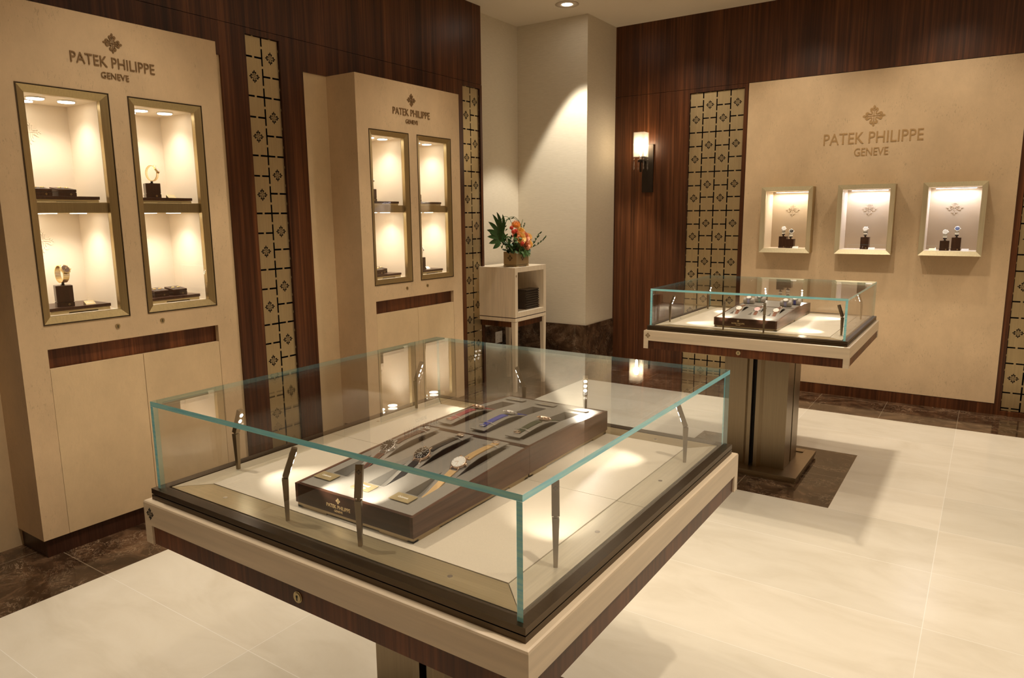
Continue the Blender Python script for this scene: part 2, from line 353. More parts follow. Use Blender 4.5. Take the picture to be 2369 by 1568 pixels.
# ------------------------------------------------------------------ setting: floor, ceiling, walls
WX, YR, XE, YF = -3.9956, 6.8711, 3.2, -2.2
NX, NY0, COLY, COLX = -4.1168, 5.4743, 6.2548, -3.3174
SEAM, CT, KZ = 2.8353, 2.6354, .095
mb = MB()
ins = [(-1.7085, -.633, .958, 2.016), (-1.7085, -.633, 4.132, 5.190)]
for a, b2, c, d in cells(-3.322, XE, YF, 6.2481, ins): mb.box(a, b2, c, d, -.05, 0, 0)
for a in ins: mb.box(*a, -.05, 0, 1)
mb.box(-4.3, -3.322, YF, 7.1, -.05, 0, 1).box(-3.322, XE, 6.2481, 7.1, -.05, 0, 1)
struct(mb.build('floor', [M_FLOOR, M_FLOORM]))
mb = MB(); mb.box(-4.3, XE, YF, 7.1, CZ, CZ+.05); struct(mb.build('ceiling', M_CEIL))
G = .0015
SCR = []   # screens: (axis, u0, ncols)
B1, B2 = (1.1876, 2.771), (3.405, 4.989)
s1, s2 = (2.958, 3.220), (5.184, 5.446)
SZ0, SZ1 = .036, 2.799
mb = MB()
holes = [(B1[0], B1[1], -.1, CT), (B2[0], B2[1], -.1, CT), (*s1, SZ0, SZ1), (*s2, SZ0, SZ1)]
for a, b2, c, d in cells(YF, NY0, 0, SEAM-G, holes): mb.box(WX-.03, WX, a, b2, c, d)
mb.box(WX-.03, WX, YF, NY0-.004, SEAM+G, CZ)
mb.box(NX, WX-.03, NY0-.05, NY0, 0, CZ)
struct(mb.build('wall_left', M_WOOD))
mb = MB()
for bb in (B1, B2): mb.box(WX-.04, WX-.012, bb[0]-.001, bb[1]+.001, 0, CT+.01)
# hole behind each cabinet niche
mb2 = MB()
def cabholes(y0): return [(y0+.10, y0+.545, 1.14, 2.29), (y0+.61, y0+1.05, 1.14, 2.29)]
for bb, y0 in ((B1, 1.4011), (B2, 3.6185)):
    for a, b2, c, d in cells(bb[0]-.001, bb[1]+.001, 0, CT+.01, cabholes(y0)): mb2.box(WX-.04, WX-.012, a, b2, c, d)
struct(mb2.build('wall_left_bay', M_PLAS2))
mb = MB(); mb.box(-4.3, NX-.02, YF, NY0, 0, CZ); struct(mb.build('wall_left_backing', M_BLACK))
mb = MB(); mb.box(-4.3, NX, NY0-.05, COLY, 0, CZ).box(-4.3, COLX, COLY, YR+.2, 0, CZ); struct(mb.build('wall_niche', M_PAPER))
mb = MB(); mb.box(NX, NX+.012, NY0, COLY, 0, .5521).box(NX, COLX+.012, COLY-.012, COLY, 0, .5521).box(COLX, COLX+.012, COLY, YR, 0, .5521)
struct(mb.build('baseboard_niche', M_MARB))
Q0, Q1 = -1.967, .141
r1, r2 = (-2.528, -2.004), (.182, .706)
win = [-1.552, -.909, -.270]
mb = MB()
holes = [(Q0, Q1, -.1, 9), (*r1, SZ0, SZ1), (*r2, SZ0, SZ1)]
for a, b2, c, d in cells(COLX, XE, 0, SEAM-G, holes): mb.box(a, b2, YR, YR+.03, c, d)
mb.box(COLX, XE, YR, YR+.03, SEAM+G, CZ); struct(mb.build('wall_right', M_WOOD))
mb = MB(); mb.box(COLX, XE, YR+.25, YR+.3, 0, CZ).box(COLX, Q0, YR+.1, YR+.11, 0, SEAM).box(Q1, XE, YR+.1, YR+.11, 0, SEAM); struct(mb.build('wall_right_backing', M_BLACK))
mb = MB()
for a, b2, c, d in cells(Q0+.002, Q1-.002, KZ, SEAM-.003, [(x-.19, x+.19, 1.33, 1.85) for x in win]): mb.box(a, b2, YR-.001, YR+.03, c, d)
struct(mb.build('wall_right_plaster', M_PLAS))
mb = MB(); mb.box(Q0, Q1, YR+.002, YR+.03, 0, KZ-.002); struct(mb.build('baseboard_right', M_WOOD))
mb = MB(); mb.box(XE, XE+.05, YF, YR+.3, 0, CZ); struct(mb.build('wall_east', M_PLAS2))
mb = MB(); mb.box(-4.3, XE, YF-.05, YF, 0, CZ); struct(mb.build('wall_front', M_PLAS2))

# sign on the right plaster wall
fy = lambda yy: (lambda u, v, d: (u, yy-d, v))
fx = lambda xx: (lambda u, v, d: (xx+d, u, v))
g = thing('wall_sign', 'bronze cross emblem and lettering on the right plaster wall above three small display windows', 'sign', (-.909, YR, 2.33))
mb = MB(); emblem(mb, fy(YR-.001), -.909, 2.456, .088, 0, .004); mb.build('emblem', M_LETTER2, g, (-.909, YR, 2.33))
mb = MB(); lettering(mb, fy(YR-.001), 'PATEK PHILIPPE', -.912, 2.234, .765, .094, 0, .004); mb.build('lettering', M_LETTER2, g, (-.909, YR, 2.33)); mb = MB(); lettering(mb, fy(YR-.001), 'GENEVE', -.912, 2.130, .262, .065, 0, .004); mb.build('lettering', M_LETTER2, g, (-.909, YR, 2.33))

# ------------------------------------------------------------------ pierced metal screens
PW_, PER, LV = .131, .3725, (0, .13, .2425)
def screen(fn, u0, n, label):
    mb = MB(); d0, d1 = -.020, -.017; hb = .0058; em = []
    lev = []
    k = 0
    while SZ1-k*PER > SZ0: lev += [SZ1-k*PER-l for l in LV]; k += 1
    lev = [z for z in lev if z > SZ0]+[SZ0]
    def pbox(a, b2, c, d): 
        p, q = fn(a, c, d0), fn(b2, d, d1); mb.box(p[0], q[0], p[1], q[1], p[2], q[2])
    for j in range(n):
        a, b2 = u0+j*PW_, u0+(j+1)*PW_; brk = [SZ1]
        for k in range(9):
            for l in ((.13, PER) if j % 2 == 0 else (.2425, PER)):
                z = SZ1-k*PER-l
                if z > SZ0+.02: brk.append(z)
        brk.append(SZ0)
        for t, bo in zip(brk, brk[1:]):
            pbox(a+hb, b2-hb, bo+hb, t-hb); m_ = (a+b2)/2; pbox(m_-.0075, m_+.0075, t-hb, t+(hb if t < SZ1 else 0))
            if t-bo > .2: em.append((m_, (t+bo)/2))
        pbox((a+b2)/2-.0075, (a+b2)/2+.0075, SZ0, SZ0+hb)
    for j in range(n+1):
        u = u0+j*PW_
        for t, bo in zip(lev, lev[1:]):
            if t-bo < .05: continue
            m_ = (t+bo)/2; pbox(max(u0, u-hb), min(u0+n*PW_, u+hb), m_-.0075, m_+.0075)
    c = fn(u0+n*PW_/2, 0, 0); g = thing('pierced_metal_screen', label, 'screen', c)
    mb.build('metal_lattice', M_SCREEN, g, c)
    for q in em:
        emb = MB(); emblem(emb, fn, *q, .0405, d1-.0002, d1+.0006); emb.build('emblem', M_DKHOLE, g, c)
    mb = MB(); e0, e1 = -.03, -.001
    for a, b2, cc, d in ((u0-.001, u0+.0015, SZ0, SZ1), (u0+n*PW_-.0015, u0+n*PW_+.001, SZ0, SZ1), (u0, u0+n*PW_, SZ1-.0015, SZ1+.001)):
        p, q = fn(a, cc, e0), fn(b2, d, e1); mb.box(p[0], q[0], p[1], q[1], p[2], q[2])
    mb.build('wooden_edge', M_BLOCK, g, c)
screen(fx(WX), s1[0], 2, 'narrow pierced bronze screen with dark crosses between the two tall cabinets')
screen(fx(WX), s2[0], 2, 'narrow pierced bronze screen beside the flower arrangement, at the end of the left wall')
screen(fy(YR), r1[0], 4, 'wide pierced bronze screen between the wall sconce and the right plaster wall')
screen(fy(YR), r2[0], 4, 'pierced bronze screen at the far right edge, right of the three small windows')

# ------------------------------------------------------------------ tall display cabinets
CX = -3.7232
def cabinet(y0, label):
    W_ = 1.1566; org = (CX-.15, y0+W_/2, 0); g = thing('display_cabinet', label, 'cabinet', org)
    xb = WX-.012; mb = MB(); t = .03; w1 = (y0+.113, y0+.530); w2 = (y0+.624, y0+1.038); wz = (1.150, 2.272)
    dz = (KZ, .937); bz = (.937, 1.034); dy = (y0+.118, y0+1.034)
    holes = [(*w1, *wz), (*w2, *wz), (*dy, KZ-.01, bz[1])]
    for a, b2, c, d in cells(y0, y0+W_, KZ, CT, holes): mb.box(CX-t, CX, a, b2, c, d)
    mb.box(xb, CX-t, y0, y0+.03, KZ, CT).box(xb, CX-t, y0+W_-.03, y0+W_, KZ, CT).box(xb, CX-t, y0+.03, y0+W_-.03, CT-.03, CT).box(xb, CX-t, y0+.03, y0+W_-.03, KZ, KZ+.02)
    mb.build('body', M_PLAS, g, org)
    mb = MB(); mb.box(xb, CX-.015, y0+.015, y0+W_-.015, 0, KZ-.001); mb.build('plinth', M_BLOCK, g, org)
    mb = MB(); mb.box(CX-.045, CX-.03, dy[0], dy[1], bz[0], bz[1]); mb.build('wood_band', M_BAND, g, org)
    mid = y0+.578
    for a, b2 in ((dy[0]+.002, mid-.0015), (mid+.0015, dy[1]-.002)):
        mb = MB(); mb.box(CX-.024, CX-.001, a, b2, dz[0], dz[1]); mb.build('door', M_PLAS2, g, org)
    mb = MB(); mb.box(CX-.06, CX-.045, dy[0]-.02, dy[1]+.02, KZ, bz[1]+.02); mb.build('carcass_back', M_LETTER, g, org)
    for wi, ww in enumerate((w1, w2)):
        a, b2 = ww; f = .040; z0, z1 = wz; mb = MB()
        # mitred sloping frame + outer fillet
        O = [(a+.006, z0+.006), (b2-.006, z0+.006), (b2-.006, z1-.006), (a+.006, z1-.006)]; I = [(a+f, z0+f), (b2-f, z0+f), (b2-f, z1-f), (a+f, z1-f)]
        for i in range(4):
            j = (i+1) % 4
            vs = [(CX+.002, *O[i]), (CX+.002, *O[j]), (CX-.012, *I[j]), (CX-.012, *I[i]), (CX-.03, *O[i]), (CX-.03, *O[j]), (CX-.04, *I[j]), (CX-.04, *I[i])]
            mb.add(vs, [(0, 1, 2, 3), (4, 7, 6, 5), (0, 4, 5, 1), (3, 2, 6, 7), (0, 3, 7, 4), (1, 5, 6, 2)])
        fr = mb.build('window_frame', M_FRAME, g, org)
        mb = MB()
        for p in ((a, b2, z0, z0+.004), (a, b2, z1-.004, z1), (a, a+.004, z0+.004, z1-.004), (b2-.004, b2, z0+.004, z1-.004)): mb.box(CX-.02, CX+.0035, *p)
        mb.build('outer_fillet', M_DARKBRZ, fr, org)
        mb = MB(); mb.box(CX-.022, CX-.016, a+f-.002, b2-f+.002, z0+f-.002, z1-f+.002); mb.build('glass', M_GLASS, fr, org)
        # niche lining
        xk = -4.0732; mz0, mz1 = 1.684, 1.737; ia, ib = a+f, b2-f; iz0, iz1 = z0+f, z1-f
        mb = MB(); mb.box(xk-.01, xk, ia-.01, ib+.01, iz0-.01, iz1+.01).box(xk, CX-.042, ia-.01, ia, iz0-.01, iz1+.01).box(xk, CX-.042, ib, ib+.01, iz0-.01, iz1+.01)
        mb.box(xk, CX-.042, ia, ib, iz0-.01, iz0).box(xk, CX-.042, ia, ib, iz1, iz1+.01).box(xk, CX-.075, ia, ib, mz0+.006, mz1-.003)
        mb.build('niche', M_LINING, g, org)
        mb = MB(); mb.box(CX-.07, CX-.03, ia, ib, mz0, mz1); mb.build('shelf_rail', M_FRAME, g, org, .002)
        em = MB()
        for zz in (2.092, 1.545): em = MB(); emblem(em, fx(xk), (ia+ib)/2-.02, zz, .062, 0, .0035); em.build('embossed_emblem', M_LINING, g, org)
        for zt in (iz1, mz0+.006):
            for xx, yy in ((-3.86, (ia+ib)/2-.07), (-3.86, (ia+ib)/2+.07), (-3.98, (ia+ib)/2-.07)):
                mb = MB(); mb.cyl((xx, yy, zt-.006), .042, .006, mi=0).cyl((xx, yy, zt-.008), .037, .003, mi=1)
                mb.build('puck_light', [M_STEEL, M_LEDW], g, org)
            for yy in (-.07, .045): spot((-3.885, (ia+ib)/2+yy, zt-.03), (-3.92, (ia+ib)/2+yy*1.2, zt-.6), 4.2, 130, .9, .03, (1, .93, .82), 'puck_beam')
    for yy in (y0+.459, y0+.700):
        mb = MB(); mb.cyl((CX, yy, 1.105), .012, .004, 'x', mi=0).box(CX+.004, CX+.0046, yy-.0015, yy+.0015, 1.095, 1.106, 1).cyl((CX+.004, yy, 1.107), .003, .0006, 'x', mi=1, n=10)
        mb.build('lock', [M_FRAME, M_BLACK], g, org)
    mb = MB(); emblem(mb, fx(CX), y0+.575, 2.518, .048, 0, .005); mb.build('emblem', M_LETTER, g, org)
    mb = MB(); lettering(mb, fx(CX), 'PATEK PHILIPPE', y0+.575, 2.399, .415, .050, 0, .005); mb.build('lettering', M_LETTER, g, org); mb = MB(); lettering(mb, fx(CX), 'GENEVE', y0+.573, 2.344, .138, .030, 0, .005)
    mb.build('lettering', M_LETTER, g, org)
    return g
C1, C2 = 1.4011, 3.6185
cabinet(C1, 'tall cream plaster display cabinet at the left edge, nearest the camera, with gold watches')
cabinet(C2, 'tall cream plaster display cabinet farther along the left wall, next to the side table')

# small items inside the windows -----------------------------------------------------------
def tray(x0, x1, y0, y1, z, label, face='x'):
    org = ((x0+x1)/2, (y0+y1)/2, z); g = thing('display_board', label, 'board', org)
    mb = MB(); mb.box(x0+.004, x1-.004, y0+.004, y1-.004, z+.006, z+.016); a, b2 = y0+(y1-y0)*.30, y0+(y1-y0)*.78
    mb.box(x0+.006, x1-.004, y0+.004, a, z, z+.006).box(x0+.006, x1-.004, b2, y1-.004, z, z+.006); mb.build('brass_base', M_GOLDB, g, org)
    mb = MB(); mb.box(x0, x1, y0, y1, z+.017, z+.032); mb.build('wooden_top', [M_BLOCK], g, org, .001); return z+.032
M_GOLDB = metal('brass', (.60, .49, .28), .4, 'y', .7)
def stand(loc, rz, h, w_, label, group=None):
    g = thing('watch_stand', label, 'stand', loc, rz, group); hw = w_/2
    mb = MB(); mb.box(-hw, hw, -hw, hw, .024, h).box(-hw+.002, hw-.002, -hw+.002, hw-.002, .020, .024).box(-hw-.001, hw+.001, -hw-.001, hw+.001, 0, .020); mb.build('block', M_BLOCK, g)
    mb = MB(); emblem(mb, lambda u, v, d: (hw+.001+d, u, v), w_*.2, .010, .006, 0, .0004); mb.build('emblem', M_GOLD, g)
    mb = MB(); pts = [(-.006, 0, h+.002), (.006, 0, h+.003), (.011, 0, h+.008), (.009, 0, h+.014), (-.002, 0, h+.016)]
    mb.ribbon(pts, (0, 1, 0), .012, .003); mb.cyl((-.004, 0, h), .010, .003); mb.build('clip', M_BLACK, g); return g
def bracelet_watch(loc, rz, label, mcase, mdial, group=None, sc=1.0):
    """watch standing upright on its clasp, dial facing local +x and tilted up"""
    g = thing('wristwatch', label, 'watch', loc, rz, group); g.scale = (sc,)*3
    A, Bz = .023, .033; cz = .033; mb = MB(); n = 40
    for i in range(n):
        t = 2*PI*i/n
        if abs(((t-math.radians(35)+PI) % (2*PI))-PI) < .42: continue
        c = Vector((A*math.cos(t), 0, cz+Bz*math.sin(t))); tt = Vector((-A*math.sin(t), 0, Bz*math.cos(t))).normalized(); nn = Vector((tt.z, 0, -tt.x))
        wd = .0120+.002*max(0, math.cos(t-math.radians(35))); l = .0023
        vs = []
        for a in (-1, 1):
            for b2 in (-1, 1):
                for c2 in (-1, 1): vs.append(c+tt*l*a*.88+Vector((0, wd*b2, 0))+nn*.0013*c2)
        mb.add(vs, [(0, 1, 3, 2), (4, 6, 7, 5), (0, 4, 5, 1), (2, 3, 7, 6), (0, 2, 6, 4), (1, 5, 7, 3)])
    mb.build('bracelet', mcase, g)
    t = math.radians(32); c = Vector((A*math.cos(t), 0, cz+Bz*math.sin(t))); nn = Vector((math.cos(t*.9), 0, math.sin(t*.9))).normalized(); vv = Vector((0, 1, 0)); uu = vv.cross(nn)
    ax = (uu, vv, nn)
    mb = MB(); mb.cyl(c-nn*.003, .0200, .006, ax, 8, smooth=False).cyl(c+nn*.003, .0190, .002, ax, 24, r2=.0168); mb.cyl(c+nn*.0003+vv*.018, .003, .005, (nn, uu, vv), 8); mb.build('case', mcase, g)
    mb = MB(); mb.cyl(c+nn*.0045, .0150, .0008, ax, 24); d = mb.build('dial', mdial, g)
    mb = MB()
    for k in range(12):
        a = k*PI/6; p = c+nn*.0055+(uu*math.cos(a)+vv*math.sin(a))*.012; q = c+nn*.0055+(uu*math.cos(a)+vv*math.sin(a))*.0142; mb.tube([p, q], .0005, 4)
    mb.tube([c+nn*.006, c+nn*.006+(uu*-.8+vv*.5)*.010], .0006, 4).tube([c+nn*.006, c+nn*.006+(uu*-.5-vv*.8)*.008], .0006, 4); mb.build('hands_and_markers', mcase, g)
    return g
def jewel_box(loc, rz, label, s_=.085, group=None):
    g = thing('cufflink_box', label, 'box', loc, rz, group); h = s_/2
    mb = MB(); mb.box(-h, h, -h, h, 0, .020).box(-h+.002, h-.002, -h+.002, h-.002, .020, .022)
    mb.add([(-h, -h, .022), (h, -h, .022), (h, h, .022), (-h, h, .022), (-h, -h, .046), (h, -h, .034), (h, h, .034), (-h, h, .046)], [(0, 3, 2, 1), (4, 5, 6, 7), (0, 1, 5, 4), (1, 2, 6, 5), (2, 3, 7, 6), (3, 0, 4, 7)]); mb.build('box_body', M_BLOCK, g, bev=.001)
    sl = lambda x: .0405-.12/.85*x*.85
    mb = MB(); i = h-.012; f = lambda x: .040-x*.012/(2*h)*1.0
    mb.add([(-i, -i, f(-i)+.0006), (i, -i, f(i)+.0006), (i, i, f(i)+.0006), (-i, i, f(-i)+.0006)], [(0, 1, 2, 3)]); mb.build('suede_pad', M_TAUPED, g, fix=False)
    for yy in (-.016, .016):
        mb = MB(); mb.cyl((0, yy, .0405), .010, .004, n=16).cyl((0, yy, .0445), .007, .002, n=16); mb.build('cufflink', M_GOLD, g)
    mb = MB(); emblem(mb, lambda u, v, d: (h+d, u, v), h*.35, .010, .006, 0, .0004); mb.build('emblem', M_GOLD, g); return g
def card(loc, rz, label, m=None, w_=.05, dep=.026, h=.018, txt=None, group=None):
    g = thing('name_card', label, 'card', loc, rz, group)
    mb = MB(); hw = w_/2; mb.add([(dep/2, -hw, 0), (dep/2, hw, 0), (-dep/2, hw, 0), (-dep/2, -hw, 0), (-dep/2+.003, -hw, h), (-dep/2+.003, hw, h)], [(0, 3, 2, 1), (0, 1, 5, 4), (2, 3, 4, 5), (0, 4, 3), (1, 2, 5)])
    mb.build('plate', m or M_GOLDB, g)
    if txt:
        a = Vector((dep/2, 0, 0)); e = Vector((-dep/2+.003, 0, h))-a; L = e.length; e.normalize(); nn = Vector((-e.z, 0, e.x))*-1
        if nn.z < 0: nn = -nn
        mb = MB(); lettering(mb, lambda u, v, d: tuple(a+Vector((0, u, 0))+e*v+nn*d), txt, 0, L*.38, w_*.6, L*.22, .0001, .0005); mb.build('lettering', M_WHITE, g)
    return g
M_DIALB = mat('brown_dial', (.12, .07, .05), .25); M_DIALP = mat('pink_dial', (.8, .5, .5), .2); M_DIALW = mat('white_dial', (.85, .83, .78), .25); M_DIALK = mat('black_dial', (.012, .01, .01), .2); M_DIALU = mat('blue_dial', (.10, .16, .4), .2)
XT0, XT1 = -4.035, -3.785
def wy(c0, k): return (c0+.153, c0+.490) if k == 0 else (c0+.664, c0+.998)
def wboard(c0, k, z, lab):
    a, b2 = wy(c0, k); return tray(XT0, XT1, a+.022, b2-.022, z, lab)
tz = 1.190; uz = 1.734
n1, n2 = 'in the nearest tall cabinet', 'in the farther tall cabinet'
zt = wboard(C1, 0, uz, 'dark wooden board on a brass base, upper left window of the nearest cabinet')
jewel_box((-3.84, 1.612, zt), 0, 'dark cufflink box half behind the frame, upper left window of the nearest cabinet'); jewel_box((-3.85, 1.727, zt), .05, 'dark cufflink box fully in view, upper left window of the nearest cabinet')
zt = wboard(C1, 0, tz, 'dark wooden board in the lower left window of the nearest cabinet')
stand((-3.86, 1.680, zt), -.28, .105, .074, 'square dark wood stand under the gold watch with brown dial'); bracelet_watch((-3.856, 1.680, zt+.119), .25, 'gold bracelet watch with brown dial, lower left window of the nearest cabinet', M_GOLD, M_DIALB, sc=1.3)
card((-3.83, 1.785, zt), .1, 'small gold card right of the gold watch, lower left window of the nearest cabinet', txt='Nautilus')
zt = wboard(C1, 1, uz, 'dark wooden board in the upper right window of the nearest cabinet')
stand((-3.86, 2.19, zt), -.35, .078, .074, 'dark wood stand under the gold watch with pink dial'); bracelet_watch((-3.856, 2.195, zt+.092), .75, 'gold bracelet watch with pink dial, upper right window of the nearest cabinet', M_GOLD, M_DIALP, sc=1.25)
card((-3.83, 2.28, zt), .1, 'small gold card beside the gold watch with pink dial', txt='Twenty~4')
zt = wboard(C1, 1, tz, 'dark wooden board under two cufflink boxes, lower right window of the nearest cabinet')
jewel_box((-3.86, 2.165, zt), .05, 'cufflink box half hidden by the frame, lower right window of the nearest cabinet'); jewel_box((-3.86, 2.275, zt), .05, 'cufflink box fully in view, lower right window of the nearest cabinet')
zt = wboard(C2, 0, uz, 'dark wooden board in the upper left window of the farther cabinet')
stand((-3.87, 3.862, zt), 0, .09, .074, 'tall dark stand at the frame edge, upper left window of the farther cabinet'); bracelet_watch((-3.866, 3.862, zt+.104), .6, 'steel watch barely showing at the frame edge, upper left window of the farther cabinet', M_STEEL, M_DIALW, sc=1.2)
zt = wboard(C2, 0, tz, 'dark wooden board in the lower left window of the farther cabinet')
jewel_box((-3.85, 3.88, zt), 0, 'dark cufflink box at the left, lower left window of the farther cabinet'); jewel_box((-3.92, 3.985, zt), 0, 'dark cufflink box at the right, lower left window of the farther cabinet')
zt = wboard(C2, 1, uz, 'dark wooden board in the upper right window of the farther cabinet')
stand((-3.87, 4.365, zt), 0, .06, .074, 'low dark stand at the frame edge, upper right window of the farther cabinet')
zt = wboard(C2, 1, tz, 'dark wooden board in the lower right window of the farther cabinet')
stand((-3.87, 4.395, zt), 0, .10, .074, 'tall dark stand at the frame edge, lower right window of the farther cabinet'); bracelet_watch((-3.866, 4.40, zt+.114), .6, 'steel watch at the frame edge, lower right window of the farther cabinet', M_STEEL, M_DIALW, sc=1.2)
card((-3.88, 4.51, zt), .1, 'small white card in the lower right window of the farther cabinet', M_WHITE)

# ------------------------------------------------------------------ small wall windows on the right
def wallcase(cx, led, label):
    y0 = 6.735; org = (cx, YR, 1.59); g = thing('wall_display_case', label, 'display case', org); hw, z0, z1 = .220, 1.296, 1.884; f = .038; yb = 7.01
    mb = MB(); O = [(cx-hw, z0), (cx+hw, z0), (cx+hw, z1), (cx-hw, z1)]; I = [(cx-hw+f, z0+f), (cx+hw-f, z0+f), (cx+hw-f, z1-f), (cx-hw+f, z1-f)]
    for i in range(4):
        j = (i+1) % 4; vs = [(O[i][0], y0, O[i][1]), (O[j][0], y0, O[j][1]), (I[j][0], y0+.012, I[j][1]), (I[i][0], y0+.012, I[i][1]), (O[i][0], y0+.02, O[i][1]), (O[j][0], y0+.02, O[j][1]), (I[j][0], y0+.03, I[j][1]), (I[i][0], y0+.03, I[i][1])]
        mb.add(vs, [(0, 1, 2, 3), (4, 7, 6, 5), (0, 4, 5, 1), (3, 2, 6, 7), (0, 3, 7, 4), (1, 5, 6, 2)])
    mb.build('frame', M_FRAMEL, g, org)
    mb = MB()
    for a, b2, c, d in cells(cx-hw+.002, cx+hw-.002, z0+.002, z1-.002, [(cx-hw+f-.004, cx+hw-f+.004, z0+f-.004, z1-f+.004)]): mb.box(a, b2, y0+.02, YR-.0015, c, d)
    mb.build('housing', M_FRAME, g, org)
    ix, iz0, iz1 = hw-f, z0+f, z1-f
    mb = MB(); t = .004; mb.box(cx-ix-t, cx+ix+t, yb, yb+t, iz0-t, iz1+t); mb.build('back_panel', M_LINTAU, g, org)
    mb = MB(); mb.box(cx-ix-t+.0005, cx-ix, y0+.032, yb, iz0-t, iz1+t-.001).box(cx+ix, cx+ix+t-.0005, y0+.032, yb, iz0-t, iz1+t-.001).box(cx-ix, cx+ix, y0+.032, yb, iz0-t+.0005, iz0).box(cx-ix, cx+ix, y0+.032, yb, iz1, iz1+t-.001)
    mb.build('niche', M_LINING, g, org)
    mb = MB(); emblem(mb, lambda u, v, d: (u, yb-d, v), cx, 1.683, .060, 0, .0035); mb.build('embossed_emblem', M_LINTAU, g, org)
    mb = MB(); mb.box(cx-ix+.03, cx+ix-.03, yb-.055, yb-.03, iz1-.007, iz1-.001, 0).box(cx-ix+.04, cx+ix-.04, yb-.052, yb-.033, iz1-.009, iz1-.006, 1); mb.build('light_strip', [M_STEEL, led], g, org)
    mb = MB(); mb.box(cx-ix-.002, cx+ix+.002, y0+.016, y0+.020, iz0-.002, iz1+.002); mb.build('glass', M_GLASS, g, org)
    area((cx, yb-.06, iz1-.02), (cx, yb-.07, 0), 1.3, ix*1.7, .03, {M_LEDC: (.80, .82, 1), M_LEDW: (1, .9, .78)}[led], 'light_strip_beam')
    return iz0
for cx, led, l in zip(win, (M_LEDW, M_LEDC, M_LEDC), ('small bronze-framed wall case, left one of three, holding two steel watches', 'small bronze-framed wall case, middle one of three, holding a single watch', 'small bronze-framed wall case, right one of three, holding two watches and two cards')): iz0 = wallcase(cx, led, l)
R = -PI/2
def ws(x, h, dial, wl, sl, y=6.88, yw=0, ms=None):
    stand((x, y, iz0), R, h, .066, sl); bracelet_watch((x, y-.004, iz0+h+.014), R+yw, wl, ms or M_STEEL, dial, sc=1.12)
ws(-1.592, .105, M_DIALW, 'steel watch on the taller stand in the left wall case', 'taller dark stand in the left wall case', yw=.25)
ws(-1.520, .082, M_DIALK, 'steel watch with black dial in the left wall case', 'shorter dark stand in the left wall case', y=6.85, yw=.35)
card((-1.468, 6.81, iz0), R, 'bright small card in the left wall case', M_WHITE)
ws(-.907, .104, M_DIALW, 'silver-dial steel watch alone in the middle wall case', 'dark stand in the middle wall case')
card((-.845, 6.81, iz0), R, 'bright small card in the middle wall case', M_WHITE)
ws(-.312, .080, M_DIALW, 'steel watch on the shorter stand in the right wall case', 'shorter dark stand in the right wall case', y=6.86)
ws(-.232, .106, M_DIALU, 'blue-dial steel watch on the taller stand in the right wall case', 'taller dark stand in the right wall case')
card((-.165, 6.81, iz0), R, 'bright small card at the right end of the right wall case', M_WHITE); card((-.392, 6.81, iz0), R, 'small gold card at the left end of the right wall case')

